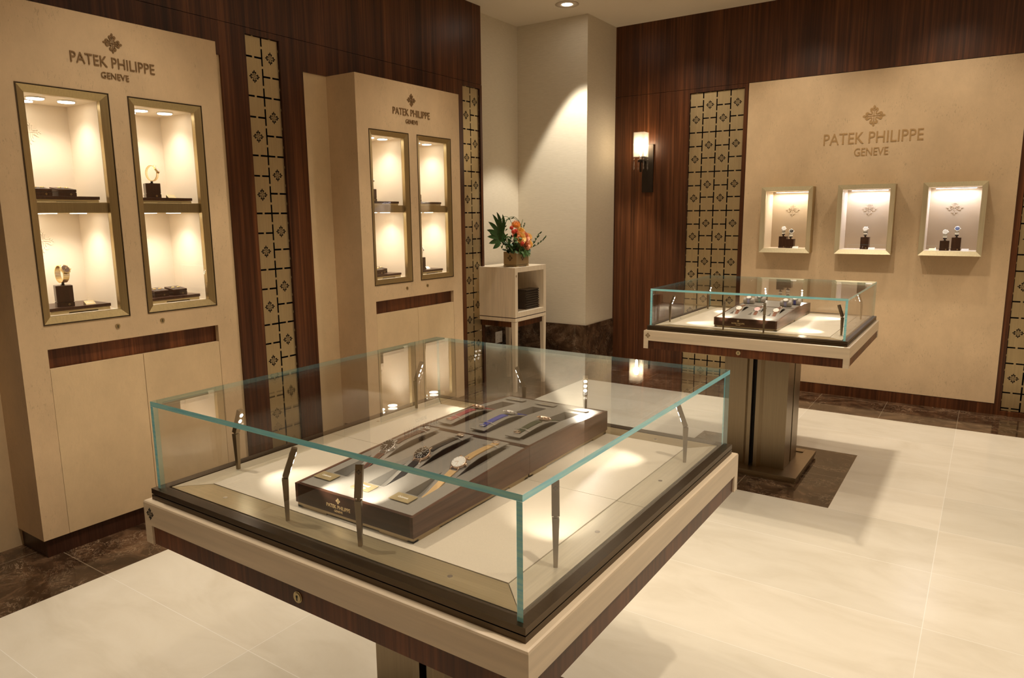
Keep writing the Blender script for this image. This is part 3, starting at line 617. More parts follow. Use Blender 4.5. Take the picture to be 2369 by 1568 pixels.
# ------------------------------------------------------------------ glass-topped showcase tables
HC, HB, HG = .5938, .5778, .5658
ZB, ZC, ZT, ZG = .8168, .9326, .9615, 1.1921
DK = .962
def showcase(loc, label):
    g = thing('showcase_table', label, 'display table', loc, 0, 'glass showcase tables'); g['group'] = 'glass showcase tables'
    # pedestal
    mb = MB(); mb.box(-.295, .295, -.30, .30, 0, .014).box(-.303, .303, -.308, .308, .017, .034).box(-.29, .29, -.295, .295, .013, .018)
    for a, b2, c, d in cells(-.303, .303, -.308, .308, [(-.235, .235, -.24, .24)]): mb.box(a, b2, c, d, .034, .040)
    mb.build('base_plate', M_BRZX, g, bev=.001)
    mb = MB(); mb.box(-.15, .15, -.15, .15, .034, ZB); mb.build('column_core', M_BLACK, g)
    prof = [(.013, .20), (.036, .20), (.058, .178), (.185, .178), (.198, .165), (.198, .03), (.02, .03)]
    for sx in (-1, 1):
        for sy in (-1, 1):
            mb = MB(); pts = [(.013, .20), (.036, .20), (.056, .176), (.200, .176), (.200, .056), (.200, .013), (.15, .013), (.013, .15)]
            mb.prism([(sx*x, sy*y) for x, y in pts], lambda u, v, d: (u, v, d), .034, ZB, 0); mb.build('column_panel', M_BRZ, g, bev=.0012)
    # body
    mb = MB(); e = .030; zi = .868
    mb.box(-HC, HC, -HC, HC, zi, ZC-.006)
    for sx in (-1, 1):
        for sy in (-1, 1): mb.box(sx*(HC-e), sx*HC, sy*(HC-e), sy*HC, ZB, zi)
    pv = [(sx*h_, sy*h_, z_) for z_, h_ in ((ZC-.006, HC), (ZC-.002, HC-.0014), (ZC, HC-.005)) for sx, sy in ((-1, -1), (1, -1), (1, 1), (-1, 1))]
    mb.add(pv, [(i, (i+1) % 4, 4+(i+1) % 4, 4+i) for i in range(4)]+[(4+i, 4+(i+1) % 4, 8+(i+1) % 4, 8+i) for i in range(4)]+[(8, 9, 10, 11)]); mb.build('apron', M_MAPLE, g)
    mb = MB(); q = HC-.005; mb.box(-HC+e+.0015, HC-e-.0015, -q, -q+.02, ZB, zi-.0015).box(-HC+e+.0015, HC-e-.0015, q-.02, q, ZB, zi-.0015).box(-q, -q+.02, -HC+e+.0015, HC-e-.0015, ZB, zi-.0015).box(q-.02, q, -HC+e+.0015, HC-e-.0015, ZB, zi-.0015)
    mb.box(-q+.02, q-.02, -q+.02, q-.02, ZB, ZB+.01); mb.build('wood_band', M_BAND, g)
    mb = MB(); emblem(mb, lambda u, v, d: (u, -HC-d, v), -HC+.028, .900, .017, 0, .0006); mb.build('emblem', M_LETTER if loc[1] > 3 else M_BLACK, g)
    mb = MB(); mb.cyl((0, -q-.002, .843), .0130, .002, 'y', mi=0).cyl((0, -q-.0036, .843), .011, .0008, 'y', mi=0).cyl((0, -q-.0042, .8455), .003, .0008, 'y', mi=1, n=10).box(-.0014, .0014, -q-.0042, -q-.0034, .836, .845, 1); mb.build('lock', [M_GOLDB, M_BLACK], g)
    # bronze frame
    mb = MB(); 
    for z0, z1, h in ((ZC, .9452, HB), (.9452, .9478, HB-.004), (.9478, ZT, HB)):
        for a, b2, c, d in cells(-h, h, -h, h, [(-.5475, .5475, -.5475, .5475)]): mb.box(a, b2, c, d, z0, z1)
    mb.build('bronze_frame', M_DARKBRZ, g)
    # deck
    mb = MB(); mb.box(-.5475, .5475, -.5475, .5475, .940, .952); mb.build('deck_base', M_BLACK, g)
    L = .4705; zr = DK-.001; k = .0008; H2 = .543
    for ax in range(4):
        c, s_ = [(1, 0), (0, 1), (-1, 0), (0, -1)][ax]
        rt = lambda x, y: (x*c-y*s_, x*s_+y*c)
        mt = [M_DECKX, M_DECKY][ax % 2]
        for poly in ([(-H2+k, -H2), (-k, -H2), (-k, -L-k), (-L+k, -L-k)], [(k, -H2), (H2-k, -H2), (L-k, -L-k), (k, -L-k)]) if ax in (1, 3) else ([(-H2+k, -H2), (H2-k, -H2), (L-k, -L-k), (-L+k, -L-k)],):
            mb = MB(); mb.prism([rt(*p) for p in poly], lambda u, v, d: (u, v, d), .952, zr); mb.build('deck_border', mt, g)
    mb = MB(); mb.box(-L+k, L-k, -L+k, -k, .952, DK+.0006).box(-L+k, L-k, k, L-k, .952, DK+.0006); mb.build('leather_pad', M_LEATH, g, bev=.0006)
    for x, y in ((-.36, -.51), (.36, -.51), (.51, -.18), (.51, .18), (.365, .5), (-.36, .5), (-.51, .18), (-.51, -.18)):
        mb = MB(); mb.cyl((x, y, zr), .0055, .0012, n=16); mb.build('screw', M_STEEL, g)
    # glass case
    th = .012
    def pane(x0, x1, y0, y1, z0, z1, edges):
        mb = MB(); mb.box(x0, x1, y0, y1, z0, z1); o = mb.build('glass_pane', [M_GLASS, M_EDGE], g)
        for p in o.data.polygons:
            ax = max(range(3), key=lambda i: abs(p.normal[i]))
            if ax in edges: p.material_index = 1
        return o
    zt = ZG-th
    pane(-HG, HG, -HG, HG, zt+.0004, ZG+.001, (0, 1))
    pane(-HG, -HG+th, -HG, HG, .952, zt, (1,)); pane(HG-th, HG, -HG, HG, .952, zt, (1,))
    pane(-HG+th+.0005, HG-th-.0005, -HG, -HG+th, .952, zt, (0,)); pane(-HG+th+.0005, HG-th-.0005, HG-th, HG, .952, zt, (0,))
    # stick lamps
    for (x, y, yw) in (LAMPS if loc[1] < 3 else [(a_, b_, h_) for (a_, b_, _), h_ in zip(LAMPS, (104, 104, 10, 330, 165, 200, 260, 280))]):
        a = math.radians(yw); c, s_ = math.cos(a), math.sin(a)
        def L3(u, v, z): return (x+u*c-v*s_, y+u*s_+v*c, z)
        mb = MB(); b0, b1 = .0042, .0072
        vs = [L3(u*bb, v*bb, z) for z, bb in ((zr, b0), (1.0635, b1)) for u, v in ((-1, -1), (1, -1), (1, 1), (-1, 1))]
        mb.add(vs, [(0, 3, 2, 1), (4, 5, 6, 7), (0, 1, 5, 4), (1, 2, 6, 5), (2, 3, 7, 6), (3, 0, 4, 7)]); st = mb.build('lamp_stem', M_BRZ, g, bev=.0004)
        mb = MB(); th_ = math.radians(20); cs, sn = math.cos(th_), math.sin(th_)
        def H3(u, v, t): return L3(u*cs+t*sn, v, 1.0655+t*cs-u*sn*1.0)
        vs = [H3(u*.0065, v*.0078, t) for t in (0.002, .072) for u, v in ((-1, -1), (1, -1), (1, 1), (-1, 1))]
        mb.add(vs, [(0, 3, 2, 1), (4, 5, 6, 7), (0, 1, 5, 4), (1, 2, 6, 5), (2, 3, 7, 6), (3, 0, 4, 7)])
        mb.tube([L3(0, 0, 1.063), H3(0, 0, .003)], .004, 8)
        emblem(mb, lambda u, v, d: H3(-.0066-d, u, v), 0, .056, .0055, 0, .0003, 2)
        nn = Vector(H3(1, 0, 0))-Vector(H3(0, 0, 0)); uu = Vector(H3(0, 1, 0))-Vector(H3(0, 0, 0)); tt = Vector(H3(0, 0, 1))-Vector(H3(0, 0, 0))
        for t in (.022, .040, .058): mb.cyl(H3(.0064, 0, t), .0052, .0008, (uu, tt, nn), 14, 1)
        mb.build('lamp_head', [M_BRZ, M_LED, M_BLACK], st)
        p = Vector(H3(.012, 0, .040)); d = Vector(H3(1, 0, .0))-Vector(H3(0, 0, 0))
        wp = Vector((loc[0], loc[1], 0))+p
        tgt = wp+Vector((c*.22, s_*.22, -.14))
        spot(wp, tgt, 4.0 if loc[1] < 3 else 6.5, 58, .9, .006, (1, .91, .76), 'stick_lamp_beam')
    return g
LAMPS = [(-.118, -.512, 50), (.118, -.512, 122), (-.512, -.365, 10), (-.512, .38, 25), (.512, -.365, 122), (.512, .352, 205), (-.13, .512, 215), (.11, .512, 300)]   # heading in degrees
showcase((T1[0], T1[1], 0), 'large square glass-topped showcase table in the foreground')
showcase((T2[0], T2[1], 0), 'square glass-topped showcase table farther back, before the right plaster wall')

# ------------------------------------------------------------------ watch trays
TWd = .376; TD = .460; XT = -1.149
def zsurf(y, prof):
    for (a, za), (b2, zb) in zip(prof, prof[1:]):
        if y <= b2: return za+(zb-za)*(y-a)/(b2-a)
    return prof[-1][1]
def watch_tray(loc, rz, prof, slots, label, front_sign):
    """local: x across, y 0..TD front to back"""
    g = thing('watch_tray', label, 'tray', loc, rz); hw = TWd/2
    mb = MB(); mb.box(-hw+.003, hw-.003, .003, TD-.003, .005, .011)
    for sx in (-1, 1): mb.box(sx*(hw-.003), sx*(hw-.003-.10), .003, .02, 0, .005).box(sx*(hw-.003), sx*(hw-.02), .003, .09, 0, .005).box(sx*(hw-.003), sx*(hw-.003-.10), TD-.02, TD-.003, 0, .005).box(sx*(hw-.003), sx*(hw-.02), TD-.09, TD-.003, 0, .005)
    mb.build('bronze_base', M_BRZX, g)
    ys = [p[0] for p in prof]; rim = .009
    def yz(x0, x1, y0, y1, dz0, dz1, mi=0, mbb=None, absz=None):
        pts = [y0]+[y for y in ys if y0 < y < y1]+[y1]
        top = [(y, zsurf(y, prof)+dz1) for y in pts]; bot = [(y, (absz if absz is not None else zsurf(y, prof)+dz0)) for y in pts][::-1]
        mbb.prism(top+bot, lambda u, v, d: (d, u, v), x0, x1, mi)
    mb = MB(); yz(-hw, -hw+rim, 0, TD, 0, 0, 1, mb, .0125); yz(hw-rim, hw, 0, TD, 0, 0, 1, mb, .0125); yz(-hw+rim, hw-rim, 0, rim, 0, 0, 0, mb, .0125); yz(-hw+rim, hw-rim, TD-rim, TD, 0, 0, 0, mb, .0125)
    mb.box(-hw+rim, hw-rim, rim, TD-rim, .0125, .016, 0); mb.build('wooden_case', [M_TRAYW, M_TRAYLIT], g)
    mb = MB(); x = -hw+rim+.0003; xe = hw-rim-.0003; y0, y1 = rim+.0003, TD-rim-.0003
    for (cx, sw, a, b2) in slots:
        yz(x, cx-sw/2, y0, y1, 0, -.0008, 0, mb, .017); yz(cx-sw/2, cx+sw/2, y0, a, 0, -.0008, 0, mb, .017); yz(cx-sw/2, cx+sw/2, b2, y1, 0, -.0008, 0, mb, .017); x = cx+sw/2
    yz(x, xe, y0, y1, 0, -.0008, 0, mb, .017); mb.build('leather_insert', M_TAUPE, g)
    mb = MB()
    for (cx, sw, a, b2) in slots: mb.box(cx-sw/2, cx+sw/2, a, b2, .0165, .019)
    if slots: mb.build('slot_lining', M_TAUPED, g)
    # pillows
    for (cx, sw, a, b2) in slots:
        mb = MB(); mb.ribbon([(cx, y, z) for y, z in pillow(a, b2, prof, front_sign)], (1, 0, 0), sw-.004, .002); mb.build('curved_holder', M_TAUPE, g)
    if front_sign:
        mb = MB(); fn = lambda u, v, d: (u, -d, v)
        mb2 = MB(); emblem(mb, fn, -.04, .046, .0075, 0, .0006); mb.build('gold_emblem', M_GILT, g); mb = MB(); lettering(mb, fn, 'PATEK PHILIPPE', -.04, .0265, .078, .0085, 0, .0006); mb.build('gold_lettering', M_GILT, g); mb = MB(); lettering(mb, fn, 'GENEVE', -.04, .0180, .027, .0052, 0, .0006); mb.build('gold_lettering', M_GILT, g)
    return g
def pillow(a, b2, prof, fwd=True, n=30):
    L_ = b2-a; out = []
    for i in range(n+1):
        t = i/n
        tt = t if fwd else 1-t
        y = a+.004+(L_+.012)*t if fwd else a-.016+(L_+.012)*t
        base = zsurf(y, prof); K = [(0, -.030), (.15, -.022), (.32, -.005), (.5, .0105), (.62, .0145), (.75, .0135), (.9, .010), (1.01, .007)]
        for (p, a_), (q, b_) in zip(K, K[1:]):
            if tt <= q: f_ = (tt-p)/(q-p); dz = a_+(b_-a_)*f_; break
        out.append((y, base+dz))
    return out
FP = [(0, .060), (.46, .086)]      # front profile heights above deck (tray sits on leather)
BP = [(0, .086), (.25, .0865), (.46, .074)]
SX = (-.125, -.006, .113)
SW = .052
SL1 = [(x, SW, .088, .425) for x in SX]; SL2 = [(x, SW, .045, .365) for x in SX]
ZD = DK+.0007
TY = 1.045
watch_tray((XT, TY, ZD), 0, FP, SL1, 'dark wooden watch tray with gold lettering, front half of the set on the foreground table', True)
watch_tray((XT, TY+TD+.001, ZD), 0, BP, SL2, 'dark wooden watch tray, rear half of the set on the foreground table', False)
def strap_watch(loc, rz, prof, sl, fwd, tpos, label, mcase, mdial, mstrap, sub=0, R_=.020, mark=None, group=None):
    """watch lying on the curved holder of slot sl in tray at loc"""
    cx, sw, a, b2 = sl; P = pillow(a, b2, prof, fwd, 40); P = [(y, z+.0025) for y, z in P]
    if not fwd: P = P[::-1]
    n = len(P); ic = int(n*tpos); org = (cx, P[ic][0], P[ic][1]); wo = (loc[0]+cx, loc[1]+P[ic][0], loc[2]+P[ic][1])
    g = thing('wristwatch', label, 'watch', wo, 0, group)
    pts = [(0, y-org[1], z-org[2]) for y, z in P]
    e0 = max(1, int(n*.06)); e1 = int(n*.93)
    mb = MB(); mb.ribbon(pts[e0:ic-2], (1, 0, 0), .021, .0026, taper=lambda t: .72+.28*t); mb.ribbon(pts[ic+3:e1], (1, 0, 0), .021, .0030, taper=lambda t: 1-.15*t)
    st = mb.build('strap', mstrap, g, bev=.0004)
    mb = MB()
    for seg in (pts[e0:ic-2], pts[ic+3:e1]):
        for sx in (-1, 1): mb.tube([(sx*.0072, p[1], p[2]+.0014) for p in seg], .0003, 4)
    mb.build('stitching', mark or mstrap, st)
    t = Vector(pts[ic+2])-Vector(pts[ic-2]); 
    if t.y < 0: t = -t
    t.normalize(); X = Vector((1, 0, 0)); t = Matrix.Rotation(math.radians(11 if fwd else -11), 3, 'X') @ t; nn = X.cross(t).normalized(); ax = (X, t, nn); c = Vector((0, 0, 0))
    mb = MB(); c = nn*.0022; mb.cyl(c-nn*.0028, R_*.86, .0082, ax, 32, r2=R_).cyl(c+nn*.0054, R_, .0022, ax, 32, r2=R_*.9)
    for sx in (-1, 1):
        for sy in (-1, 1): mb.tube([c+X*sx*.0105+t*sy*R_*.8+nn*.004, c+X*sx*.0108+t*sy*(R_+.003)+nn*.003, c+X*sx*.0105+t*sy*(R_+.006)+nn*.0005], [.0022, .002, .0014], 6)
    mb.cyl(c+X*R_*.96+nn*.003, .0032, .0045, (t, nn, X), 12); mb.build('case', mcase, g)
    mb = MB(); mb.cyl(c+nn*.0068, R_*.87, .0013, ax, 32); mb.build('dial', mdial, g)
    mb = MB(); z = .0083
    for k in range(12):
        an = k*PI/6; d = t*math.cos(an)+X*math.sin(an); mb.tube([c+nn*z+d*R_*.68, c+nn*z+d*R_*.8], .0006, 4)
    mb.tube([c+nn*(z+.0003), c+nn*(z+.0003)+(t*-.3+X*-.95)*R_*.5], .0005, 4).tube([c+nn*(z+.0003), c+nn*(z+.0003)+(t*-.95+X*.1)*R_*.65], .0005, 4)
    if sub:
        for s_ in (-1, 1):
            cc = c+nn*z+t*s_*R_*.42+X*.001; mb.tube([cc+(X*math.cos(q*PI/8)+t*math.sin(q*PI/8))*R_*.27 for q in range(17)], .0004, 4, cap=False)
    mb.build('hands_and_markers', M_DIALW if mdial in (M_DIALK, M_DIALB) else mcase, g)
    # buckle at the end
    pe = Vector(pts[e1-1]); mb = MB(); ring = [pe+Vector((.010*math.cos(q), .006*math.sin(q)*1.3, .003)) for q in [i*PI/6 for i in range(13)]]; mb.tube(ring, .0011, 6, cap=False).tube([pe+Vector((0, -.007, .003)), pe+Vector((0, .008, .004))], .0009, 6); mb.build('buckle', mcase, g)
    # clear retaining band
    i2 = int(n*.84); pe = Vector(pts[i2]); mb = MB(); mb.ribbon([pe+Vector((-sw/2, 0, -.001)), pe+Vector((-.012, 0, .004)), pe+Vector((.012, 0, .004)), pe+Vector((sw/2, 0, -.001))], (0, 1, 0), .004, .0006); mb.build('clear_band', M_CLEARP, g)
    return g
M_BLKL = mat('black_alligator', (.012, .010, .010), .35); M_BRNL = mat('brown_stitched_leather', (.06, .03, .02), .4); M_TANL = mat('tan_alligator', (.55, .36, .16), .4); M_PNK = mat('berry_leather', (.35, .06, .08), .35); M_BLU = mat('blue_alligator', (.03, .05, .35), .3); M_GRN = mat('dark_green_leather', (.03, .045, .02), .35); M_REDST = mat('red_stitch', (.5, .12, .08), .5); M_TANS = mat('tan_stitch', (.7, .55, .35), .5)
for m_, s_ in ((M_BLKL, 260), (M_TANL, 260), (M_BLU, 260)):
    nt, b, N = nodes(m_); v = N('ShaderNodeTexVoronoi', feature='DISTANCE_TO_EDGE', Scale=float(s_)); nt.links.new(pos(nt, N, obj=True), v.inputs[0]); bump(nt, N, b, v.outputs[0], .5, .001)
tl = (XT, TY, ZD); tb = (XT, TY+TD+.001, ZD)
strap_watch(tl, 0, FP, SL1[0], True, .47, 'black-dial steel watch on a brown red-stitched strap, left in the foreground front tray', M_STEEL, M_DIALK, M_BRNL, 0, .0220, M_REDST)
strap_watch(tl, 0, FP, SL1[1], True, .47, 'rose gold watch with black two-subdial face on black alligator strap, middle of the front tray', M_ROSE, M_DIALK, M_BLKL, 1, .0235, M_BLKL)
strap_watch(tl, 0, FP, SL1[2], True, .47, 'gold watch with white dial on tan alligator strap, foreground front tray', M_ROSE, M_DIALW, M_TANL, 0, .0205, M_TANS)
strap_watch(tb, 0, BP, SL2[0], False, .50, 'gold watch on a berry red strap, left in the rear tray of the foreground table', M_ROSE, M_DIALW, M_PNK, 0, .018, M_PNK)
strap_watch(tb, 0, BP, SL2[1], False, .50, 'steel watch on a bright blue strap, middle of the rear tray of the foreground table', M_STEEL, M_DIALW, M_BLU, 0, .018, M_BLU)
strap_watch(tb, 0, BP, SL2[2], False, .50, 'rose gold watch on a dark green strap, right in the foreground rear tray', M_ROSE, M_DIALW, M_GRN, 0, .018, M_GRN)
def flatcard(x, y, z, sl, label, m, lines, w_=.058, d_=.034, rz=0):
    g = thing('name_card', label, 'card', (x, y, z), rz); g.rotation_euler = (sl, 0, rz)
    mb = MB(); mb.box(-w_/2, w_/2, -d_/2, d_/2, .0008, .0022).box(-w_/2+.004, w_/2-.004, -d_/2+.003, d_/2-.003, 0, .0008); mb.build('plate', m, g)
    if lines:
        mb = MB()
        for t_, wd, yy, hh in lines: lettering(mb, lambda u, v, d: (u, v, d), t_, 0, yy, wd, hh, .0021, .0026, shear=.15)
        mb.build('lettering', M_WHITE if m is M_GOLDB else M_GOLDB, g)
    return g
sl = math.atan2(.026, .46)
for x, lab, ln in ((-1.306, 'gold name card reading Calatrava, left of three on the front tray', [('Calatrava', .030, -.003, .0072)]), (-1.178, 'gold name card behind a stick lamp, middle of three on the front tray', [('Annual', .026, .001, .0065), ('Calendar', .022, -.009, .005)]), (-1.056, 'gold name card reading Calatrava, right of three on the front tray', [('Calatrava', .030, -.003, .0072)])):
    flatcard(x+.012, TY+.062, ZD+.060+.062*.0565+.0006, sl, lab, M_GOLDB, ln)
for i, x in enumerate(SX): flatcard(XT+x, tb[1]+.405, ZD+.0785, -.06, ['left', 'middle', 'right'][i]+' taupe name card at the back of the foreground rear tray', M_TAUPE, [('Calatrava', .034, .002, .004), ('Ladies', .02, -.007, .004)], .07, .026)
# second table trays
X2 = -1.186; Y2 = 4.275
SLS = [(x, SW, .15, .40) for x in (-.115, 0, .115)]
watch_tray((X2, Y2, ZD), 0, FP, SLS, 'dark wooden watch tray with gold lettering, front half of the set on the farther table', True)
watch_tray((X2, Y2+TD+.001, ZD), 0, BP, [], 'dark wooden tray with round cushions, rear half of the set on the farther table', False)
M_BRN2 = mat('chestnut_leather', (.16, .06, .03), .4)
for i, (d, c, t_) in enumerate(((M_DIALW, M_ROSE, 'left'), (M_DIALP, M_STEEL, 'middle'), (M_DIALW, M_ROSE, 'right'))):
    strap_watch((X2, Y2, ZD), 0, FP, SLS[i], True, .45, t_+' watch on a chestnut strap in the front tray of the farther table', c, d, M_BRN2, 0, .020, M_BRN2)
M_CUSH = mat('grey_suede', (.42, .38, .34), .7); M_LAV = mat('lavender_leather', (.38, .38, .62), .4); M_SAGE = mat('sage_leather', (.36, .45, .38), .4)
def cushion(x, y, mst, cl, wl, dial):
    z = ZD+.086; g = thing('watch_cushion', cl, 'cushion', (x, y, z)); mb = MB(); r = .021; prof = [(0, -.036), (.012, -.0365), (r-.002, -.034), (r, -.030), (r, .030), (r-.002, .034), (.012, .0365), (0, .036)]
    mb.lathe(prof, (0, 0, r-.001), 24, 0, Matrix.Rotation(PI/2, 4, 'Y')); mb.build('cushion_body', M_CUSH, g)
    g2 = thing('wristwatch', wl, 'watch', (x, y, z)); mb = MB(); rr = r+.0015; pts = [(0, rr*math.cos(a), r-.001+rr*math.sin(a)) for a in [math.radians(-62+ i*304/36) for i in range(37)]]
    mb.ribbon(pts, (1, 0, 0), .016, .0022); mb.build('strap', mst, g2)
    t = math.radians(118); c = Vector((0, rr*math.cos(t), r-.001+rr*math.sin(t))); nn = Vector((0, math.cos(t), math.sin(t))); X = Vector((1, 0, 0)); tt = nn.cross(X); ax = (X, tt, nn)
    mb = MB(); mb.cyl(c, .0165, .007, ax, 28).cyl(c+X*.016+nn*.0035, .003, .004, (tt, nn, X), 10); mb.build('case', M_STEEL, g2)
    mb = MB(); mb.cyl(c+nn*.007, .0145, .0008, ax, 28); mb.build('dial', dial, g2)
for x, y, mst, nm, d in ((-1.318, 4.835, M_LAV, 'lavender strap, front left', M_DIALW), (-1.275, 4.945, M_SAGE, 'sage green strap, back left', M_DIALW), (-1.072, 4.80, M_LAV, 'lavender strap, front right', M_DIALW), (-1.04, 4.92, M_BLU, 'blue strap, back right', M_DIALW)):
    cushion(x, y, mst, 'round grey cushion under the watch with %s on the farther table' % nm, 'watch with %s of four on round cushions, farther table' % nm, d)

# ------------------------------------------------------------------ side table, books, vase
org = (-3.83, 5.68, 0); g = thing('side_table', 'cream lacquered open cube side table on slender legs in the corner niche', 'side table', org)
X1, X0, Y0, Y1 = -3.60, -4.06, 5.406, 5.956; Z0, Z1 = .712, 1.177; t = .045
mb = MB(); mb.box(X0, X1, Y0, Y0+t, Z0, Z1).box(X0, X1, Y1-t, Y1, Z0, Z1).box(X0, X1, Y0+t, Y1-t, Z1-t, Z1).box(X0, X1, Y0+t, Y1-t, Z0, Z0+t).box(X0, X0+.02, Y0+t, Y1-t, Z0+t, Z1-t); mb.build('cube_body', M_MAPLEV, g, org)
mb = MB(); mb.box(X0+.004, X1-.004, Y0+.004, Y1-.004, Z0-.008, Z0); mb.build('dark_inlay', M_BLOCK, g, org)
mb = MB(); mb.box(X0, X1, Y0, Y1, Z0-.040, Z0-.008); mb.build('lower_frame', M_MAPLEV, g, org, .001)
mb = MB(); mb.box(X0+.02, X1-.02, Y0+.02, Y1-.02, Z0-.095, Z0-.040); mb.build('wooden_rail', M_WOOD, g, org)
for xx, yy in ((X1-.045, Y0), (X1-.045, Y1-.045), (X0, Y0), (X0, Y1-.045)):
    mb = MB(); c = (xx+.0225, yy+.0225); q = .0225; q2 = .015
    mb.add([(c[0]+a*k, c[1]+b2*k, z) for z, k in ((0, q2), (Z0-.042, q)) for a, b2 in ((-1, -1), (1, -1), (1, 1), (-1, 1))], [(0, 3, 2, 1), (4, 5, 6, 7), (0, 1, 5, 4), (1, 2, 6, 5), (2, 3, 7, 6), (3, 0, 4, 7)]); mb.build('leg', M_MAPLEV, g, org)
mb = MB(); emblem(mb, fx(X1), Y0+.022, 1.10, .013, 0, .0005); mb.build('emblem', M_LETTER, g, org)
M_BOOK = mat('dark_brochure', (.05, .035, .025), .45)
for k in range(17):
    z = Z0+t+.0003+k*.0112
    mb = MB(); xo = .006*(-1)**k; mb.box(-.02, .09, -.12, .12, 0, .0070).box(-.018, .087, -.118, .118, .0070, .0103, 1); 
    o = mb.build('brochure', [M_BOOK, mat('page_edge', (.12, .09, .065), .6) if k == 0 else bpy.data.materials['page_edge']]); o.location = (-3.75+xo, 5.80, z)
    o.data.transform(Matrix.Rotation(.0, 4, 'Z')); tag(o, {0: 'bottom dark brochure of the stack inside the side table', 16: 'topmost dark brochure of the stack inside the side table'}.get(k, 'dark brochure within the neat stack inside the side table, neither topmost nor bottom'), 'brochure', 'stacked brochures in the side table')
vx0, vx1, vy0, vy1 = -3.80, -3.655, 5.515, 5.725; vz = Z1
g = thing('planter_box', 'square brass planter box with dark cross emblems on the side table', 'planter', ((vx0+vx1)/2, (vy0+vy1)/2, vz)); org = tuple(g.location)
mb = MB(); th = .003; mb.box(vx0, vx1, vy0, vy1, vz+.018, vz+.024)
for a, b2, c, d in cells(vx0, vx1, vy0, vy1, [(vx0+th, vx1-th, vy0+th, vy1-th)]): mb.box(a, b2, c, d, vz+.024, vz+.140)
mb.build('brass_box', M_SCREEN, g, org)
mb = MB(); mb.box(vx0+.003, vx1-.003, vy0+.003, vy1-.003, vz+.014, vz+.018); mb.build('shadow_groove', M_BLACK, g, org)
mb = MB(); mb.box(vx0-.002, vx1+.002, vy0-.002, vy1+.002, vz+.006, vz+.014)
for a in (vx0, vx1-.03):
    for c in (vy0, vy1-.04): mb.box(a, a+.03, c, c+.04, vz, vz+.006)
mb.build('foot', M_SCREEN, g, org)
mb = MB(); emblem(mb, fx(vx1), (vy0+vy1)/2, vz+.082, .030, 0, .0006); emblem(mb, lambda u, v, d: (u, vy0-d, v), (vx0+vx1)/2, vz+.082, .030, 0, .0006); mb.build('emblem', M_BLACK, g, org)
for a, b2, c, d in ((vx0+.006, vx1-.006, vy0+.006, vy0+.009), (vx0+.006, vx1-.006, vy1-.009, vy1-.006), (vx0+.006, vx0+.009, vy0+.01, vy1-.01), (vx1-.009, vx1-.006, vy0+.01, vy1-.01)):
    mb = MB(); mb.box(a, b2, c, d, vz+.03, vz+.180); mb.build('glass_liner', M_GLASS, g, org)
mb = MB(); mb.box(vx0+.01, vx1-.01, vy0+.01, vy1-.01, vz+.024, vz+.12); mb.build('soil', mat('moss', (.02, .025, .01), .9), g, org)
# flowers
def leafm(name, c):
    m = mat(name, c, .5, 0, .3); nt, b, N = nodes(m); n = N('ShaderNodeTexNoise', Scale=40.0, Detail=3.0); nt.links.new(pos(nt, N, obj=True), n.inputs[0]); nt.links.new(ramp(nt, N, n.outputs[0], [(.3, tuple(k*.6 for k in c)), (.7, tuple(k*1.4 for k in c))]), b.inputs['Base Color']); return m
M_LEAF = leafm('dark_leaf', (.014, .045, .006)); M_LEAF2 = leafm('green_leaf', (.045, .095, .018)); M_STEM = leafm('stem_green', (.04, .08, .02))
M_ROSEP = mat('peach_rose', (.85, .34, .17), .5, Subsurface_Weight=.15); M_ROSEY = mat('yellow_rose', (.9, .55, .16), .5, Subsurface_Weight=.15); M_ROSEK = mat('coral_rose', (.85, .28, .16), .5, Subsurface_Weight=.15)
M_PIN = mat('orange_pincushion', (.85, .32, .03), .5); M_PIN2 = mat('yellow_pincushion', (.85, .45, .05), .5); M_RED = mat('red_globe', (.6, .04, .01), .6)
VC = Vector(((vx0+vx1)/2, (vy0+vy1)/2, vz+.12))
def stem(mb, p, mi): 
    p = Vector(p); m_ = (VC+p)/2+Vector((0, 0, .03)); mb.tube([VC+Vector((random.uniform(-.03, .03), random.uniform(-.04, .04), 0)), m_, p], .0022, 6, mi)
def petal(mb, c, ax, ang, r, h, wd, open_, mi):
    """cupped petal around axis"""
    ax = ax.normalized(); a = ax.orthogonal().normalized(); b2 = ax.cross(a); d = a*math.cos(ang)+b2*math.sin(ang); s_ = ax.cross(d)
    vs = []; nu, nv = 5, 5
    for j in range(nv+1):
        v = j/nv; rad = r*(.35+.65*math.sin(v*PI/2))+open_*v*v*r
        for i in range(nu+1):
            u = (i/nu-.5)*2; w2 = wd*math.sin(PI*(.15+.72*v))*u; hh = h*v*(1-.12*u*u*v)
            vs.append(c+ax*hh+(d*math.cos(w2)+s_*math.sin(w2))*rad+d*(.18*r*max(0, v-.8)*3))
    fs = [(j*(nu+1)+i, j*(nu+1)+i+1, (j+1)*(nu+1)+i+1, (j+1)*(nu+1)+i) for j in range(nv) for i in range(nu)]
    mb.add(vs, fs, mi, True)
